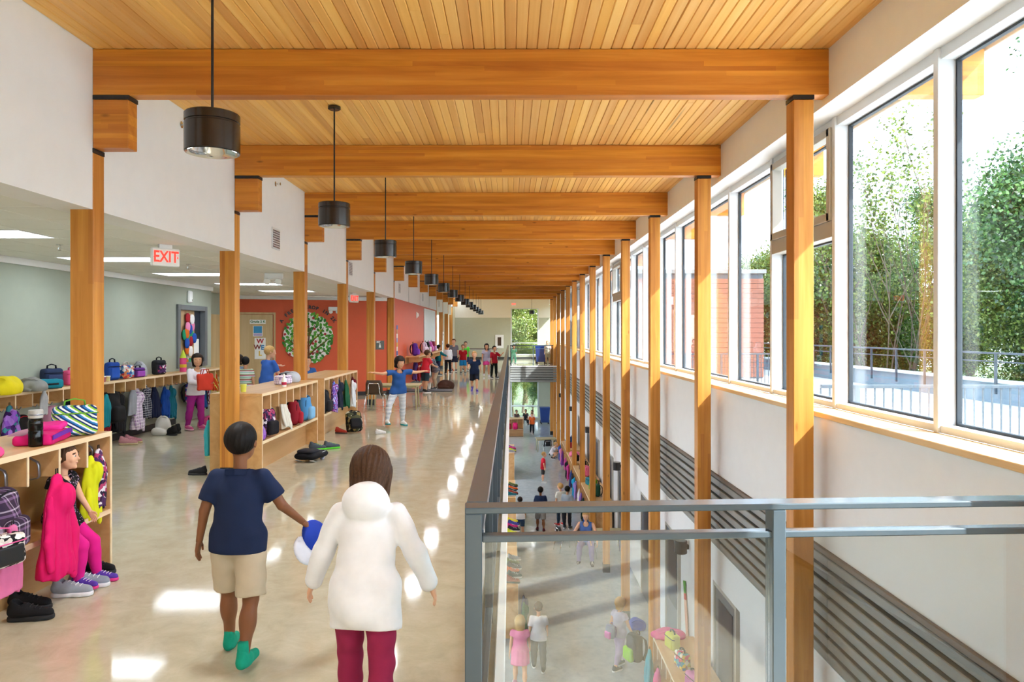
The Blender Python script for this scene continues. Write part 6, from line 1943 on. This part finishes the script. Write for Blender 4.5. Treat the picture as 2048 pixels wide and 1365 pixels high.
kid(973, 754, 688, 'girl in a grey printed shirt and pink skirt walking in the hall', .1, 'skin_c', ('bob', 'hair_dark'), dict(col='#a9a6b8', sleeve=.6), dict(col='#e0489a', kind='skirt', length=.6), ('#e6e6ee', '#ffffff'), **WALK)
kid(988, 757, 693, 'child in a red shirt and black trousers beside the guardrail', .5, 'skin_c', ('short', 'hair_black'), dict(col='#a81a2c', sleeve=1.0), dict(col='#1b2424', length=1.9), legs=((4, 3, 0), (-4, 3, -4)), arms=((50, 20, 130, 10), (10, 8, 20, 4)))
person('child in pale green crouching on the far bridge', (.12, 40.3, 0), .3, 1.2, 'skin_a', ('bob', 'hair_brown'), dict(col='#6fc8a0', sleeve=.8), dict(col='#7ad0b0', length=1.8), legs=((40, 6, -30), (20, 6, -40)), lean=20, group=KG)
person('child in a beige outfit beside the blue bin on the far bridge', (2.02, 40.4, 0), -.3, 1.28, 'skin_a', ('short', 'hair_blond'), dict(col='#c9bfae', sleeve=.8), dict(col='#b8a890', length=.9), group=KG, **STAND)
# ---- lower hall
kid(1064, 869, 826, 'boy in an orange shirt walking on the lower floor', 0, 'skin_c', ('short', 'hair_brown'), dict(col='#e0642a', sleeve=.8), dict(col='#22303a', length=1.9), heye=Lo, **WALK)
kid(1086, 966, 905, 'blond boy in a red shirt standing on the lower floor', PI / 2, 'skin_a', ('short', 'hair_blond'), dict(col='#c81a30', sleeve=.8, hem=.07), dict(col='#3a3638', length=.95), ('#d8d8d8', '#ffffff'), heye=Lo, **STAND)
person('child in white crouching by the lower benches', (1.85, 34.0, LOWZ), 1.2, 1.2, 'skin_a', ('short', 'hair_blond'), dict(col='#e0dce4', sleeve=.8), dict(col='#26262c', length=.9), legs=((100, 8, -40), (96, 8, -44)), arms=((60, 6, 90, -10), (60, 6, 90, -10)), lean=26, group=LG)
kid(1081, 1063, 975, 'boy in a navy shirt and grey shorts walking away on the lower floor', PI, 'skin_b', ('short', 'hair_black'), dict(col='#1d2a48', sleeve=.8), dict(col='#8a8680', length=.95, loose=.012), ('#5a2030', '#222222'), heye=Lo, **WALK)
kid(1122, 1052, 968, 'blond boy in a white and yellow shirt on the lower floor', PI + .6, 'skin_a', ('short', 'hair_blond'), dict(col='#ecebe2', sleeve=.8), dict(col='#2a3a4a', length=1.9), ('#c02a2a', '#e0e0e0'), heye=Lo, **STAND)
kid(1134, 1058, 974, 'dark haired boy in a grey shirt beside the blond boy', PI - .4, 'skin_c', ('short', 'hair_black'), dict(col='#a4b0bc', sleeve=.9), dict(col='#22242a', length=1.93), heye=Lo, **STAND)
kid(1040, 1076, 995, 'child in a white shirt and blue shorts running away on the lower floor', PI, 'skin_c', ('short', 'hair_dark'), dict(col='#e4e4e6', sleeve=.8, loose=.01), dict(col='#2f4560', length=.9), heye=Lo, **WALK)
person('woman in a blue tank top seated at the lower hall table', (1.93, 18.95, LOWZ), -.15, 1.66, 'skin_a', ('pony', 'hair_blond'), dict(col='#4f6fae', sleeve=0, hem=.05), dict(col='#8a80b0', length=1.85), ('#4a4a5a', '#8a6a50'),
       legs=((80, 8, 8), (76, 8, -6)), arms=((20, 24, 40, 6), (14, 30, 60, -20)), lean=14, head=(12, 0, 0), pelvis=.48, adult=True, group=LG, h=.015)
x, y = at_floor(1040, 1376, Lo)
person('girl in a pink dress walking away on the lower floor', (x, y, LOWZ), PI, 1.16, 'skin_a', ('long', 'hair_blond'), dict(col='#ea8ab0', kind='dress', sleeve=.4), dict(col='#ea8ab0', length=.5), ('#c08a9a', '#dddddd'), h=.012, group=LG, **WALK)
kid(1077, 1340, 1207, 'boy in a white shirt and grey trousers walking away on the lower floor', PI, 'skin_a', ('short', 'hair_brown'), dict(col='#dcdadc', sleeve=.8, hem=.06), dict(col='#55565a', length=1.93, loose=.008), heye=Lo, h=.012, **WALK)
kid(1238, 1338, 1197, 'girl in a pale lilac outfit by the nearest lower bench', PI - .9, 'skin_a', ('bob', 'hair_blond'), dict(col='#b9b4c6', sleeve=.4), dict(col='#b8a6c8', length=1.7), heye=Lo, h=.012, **WALK)
backpack('small pink and grey backpack on the back of the girl in lilac', (1.70, 12.62, LOWZ + .58), PI - .9 + PI, '#8a92a8', '#d070b0', '#8a7aa8', .62)
for i, (x, y, c1, lab) in enumerate(((.35, 46.6, '#5a4a4a', 'child in brown seated by the far lower window, first'), (.95, 46.9, '#3a3a3e', 'child in black seated by the far lower window, second'), (1.35, 46.4, '#e8d8d4', 'child in white seated by the far lower window, third'))):
    person(lab, (x, y, LOWZ), .4 - .5 * i, 1.25, 'skin_c', ('short', 'hair_dark'), dict(col=c1, sleeve=.9), dict(col='#2a2c34', length=1.9), legs=((95, 8, -10), (92, 8, -14)), arms=((30, 8, 60, 0), (30, 8, 60, 0)), pelvis=.30, group=LG)
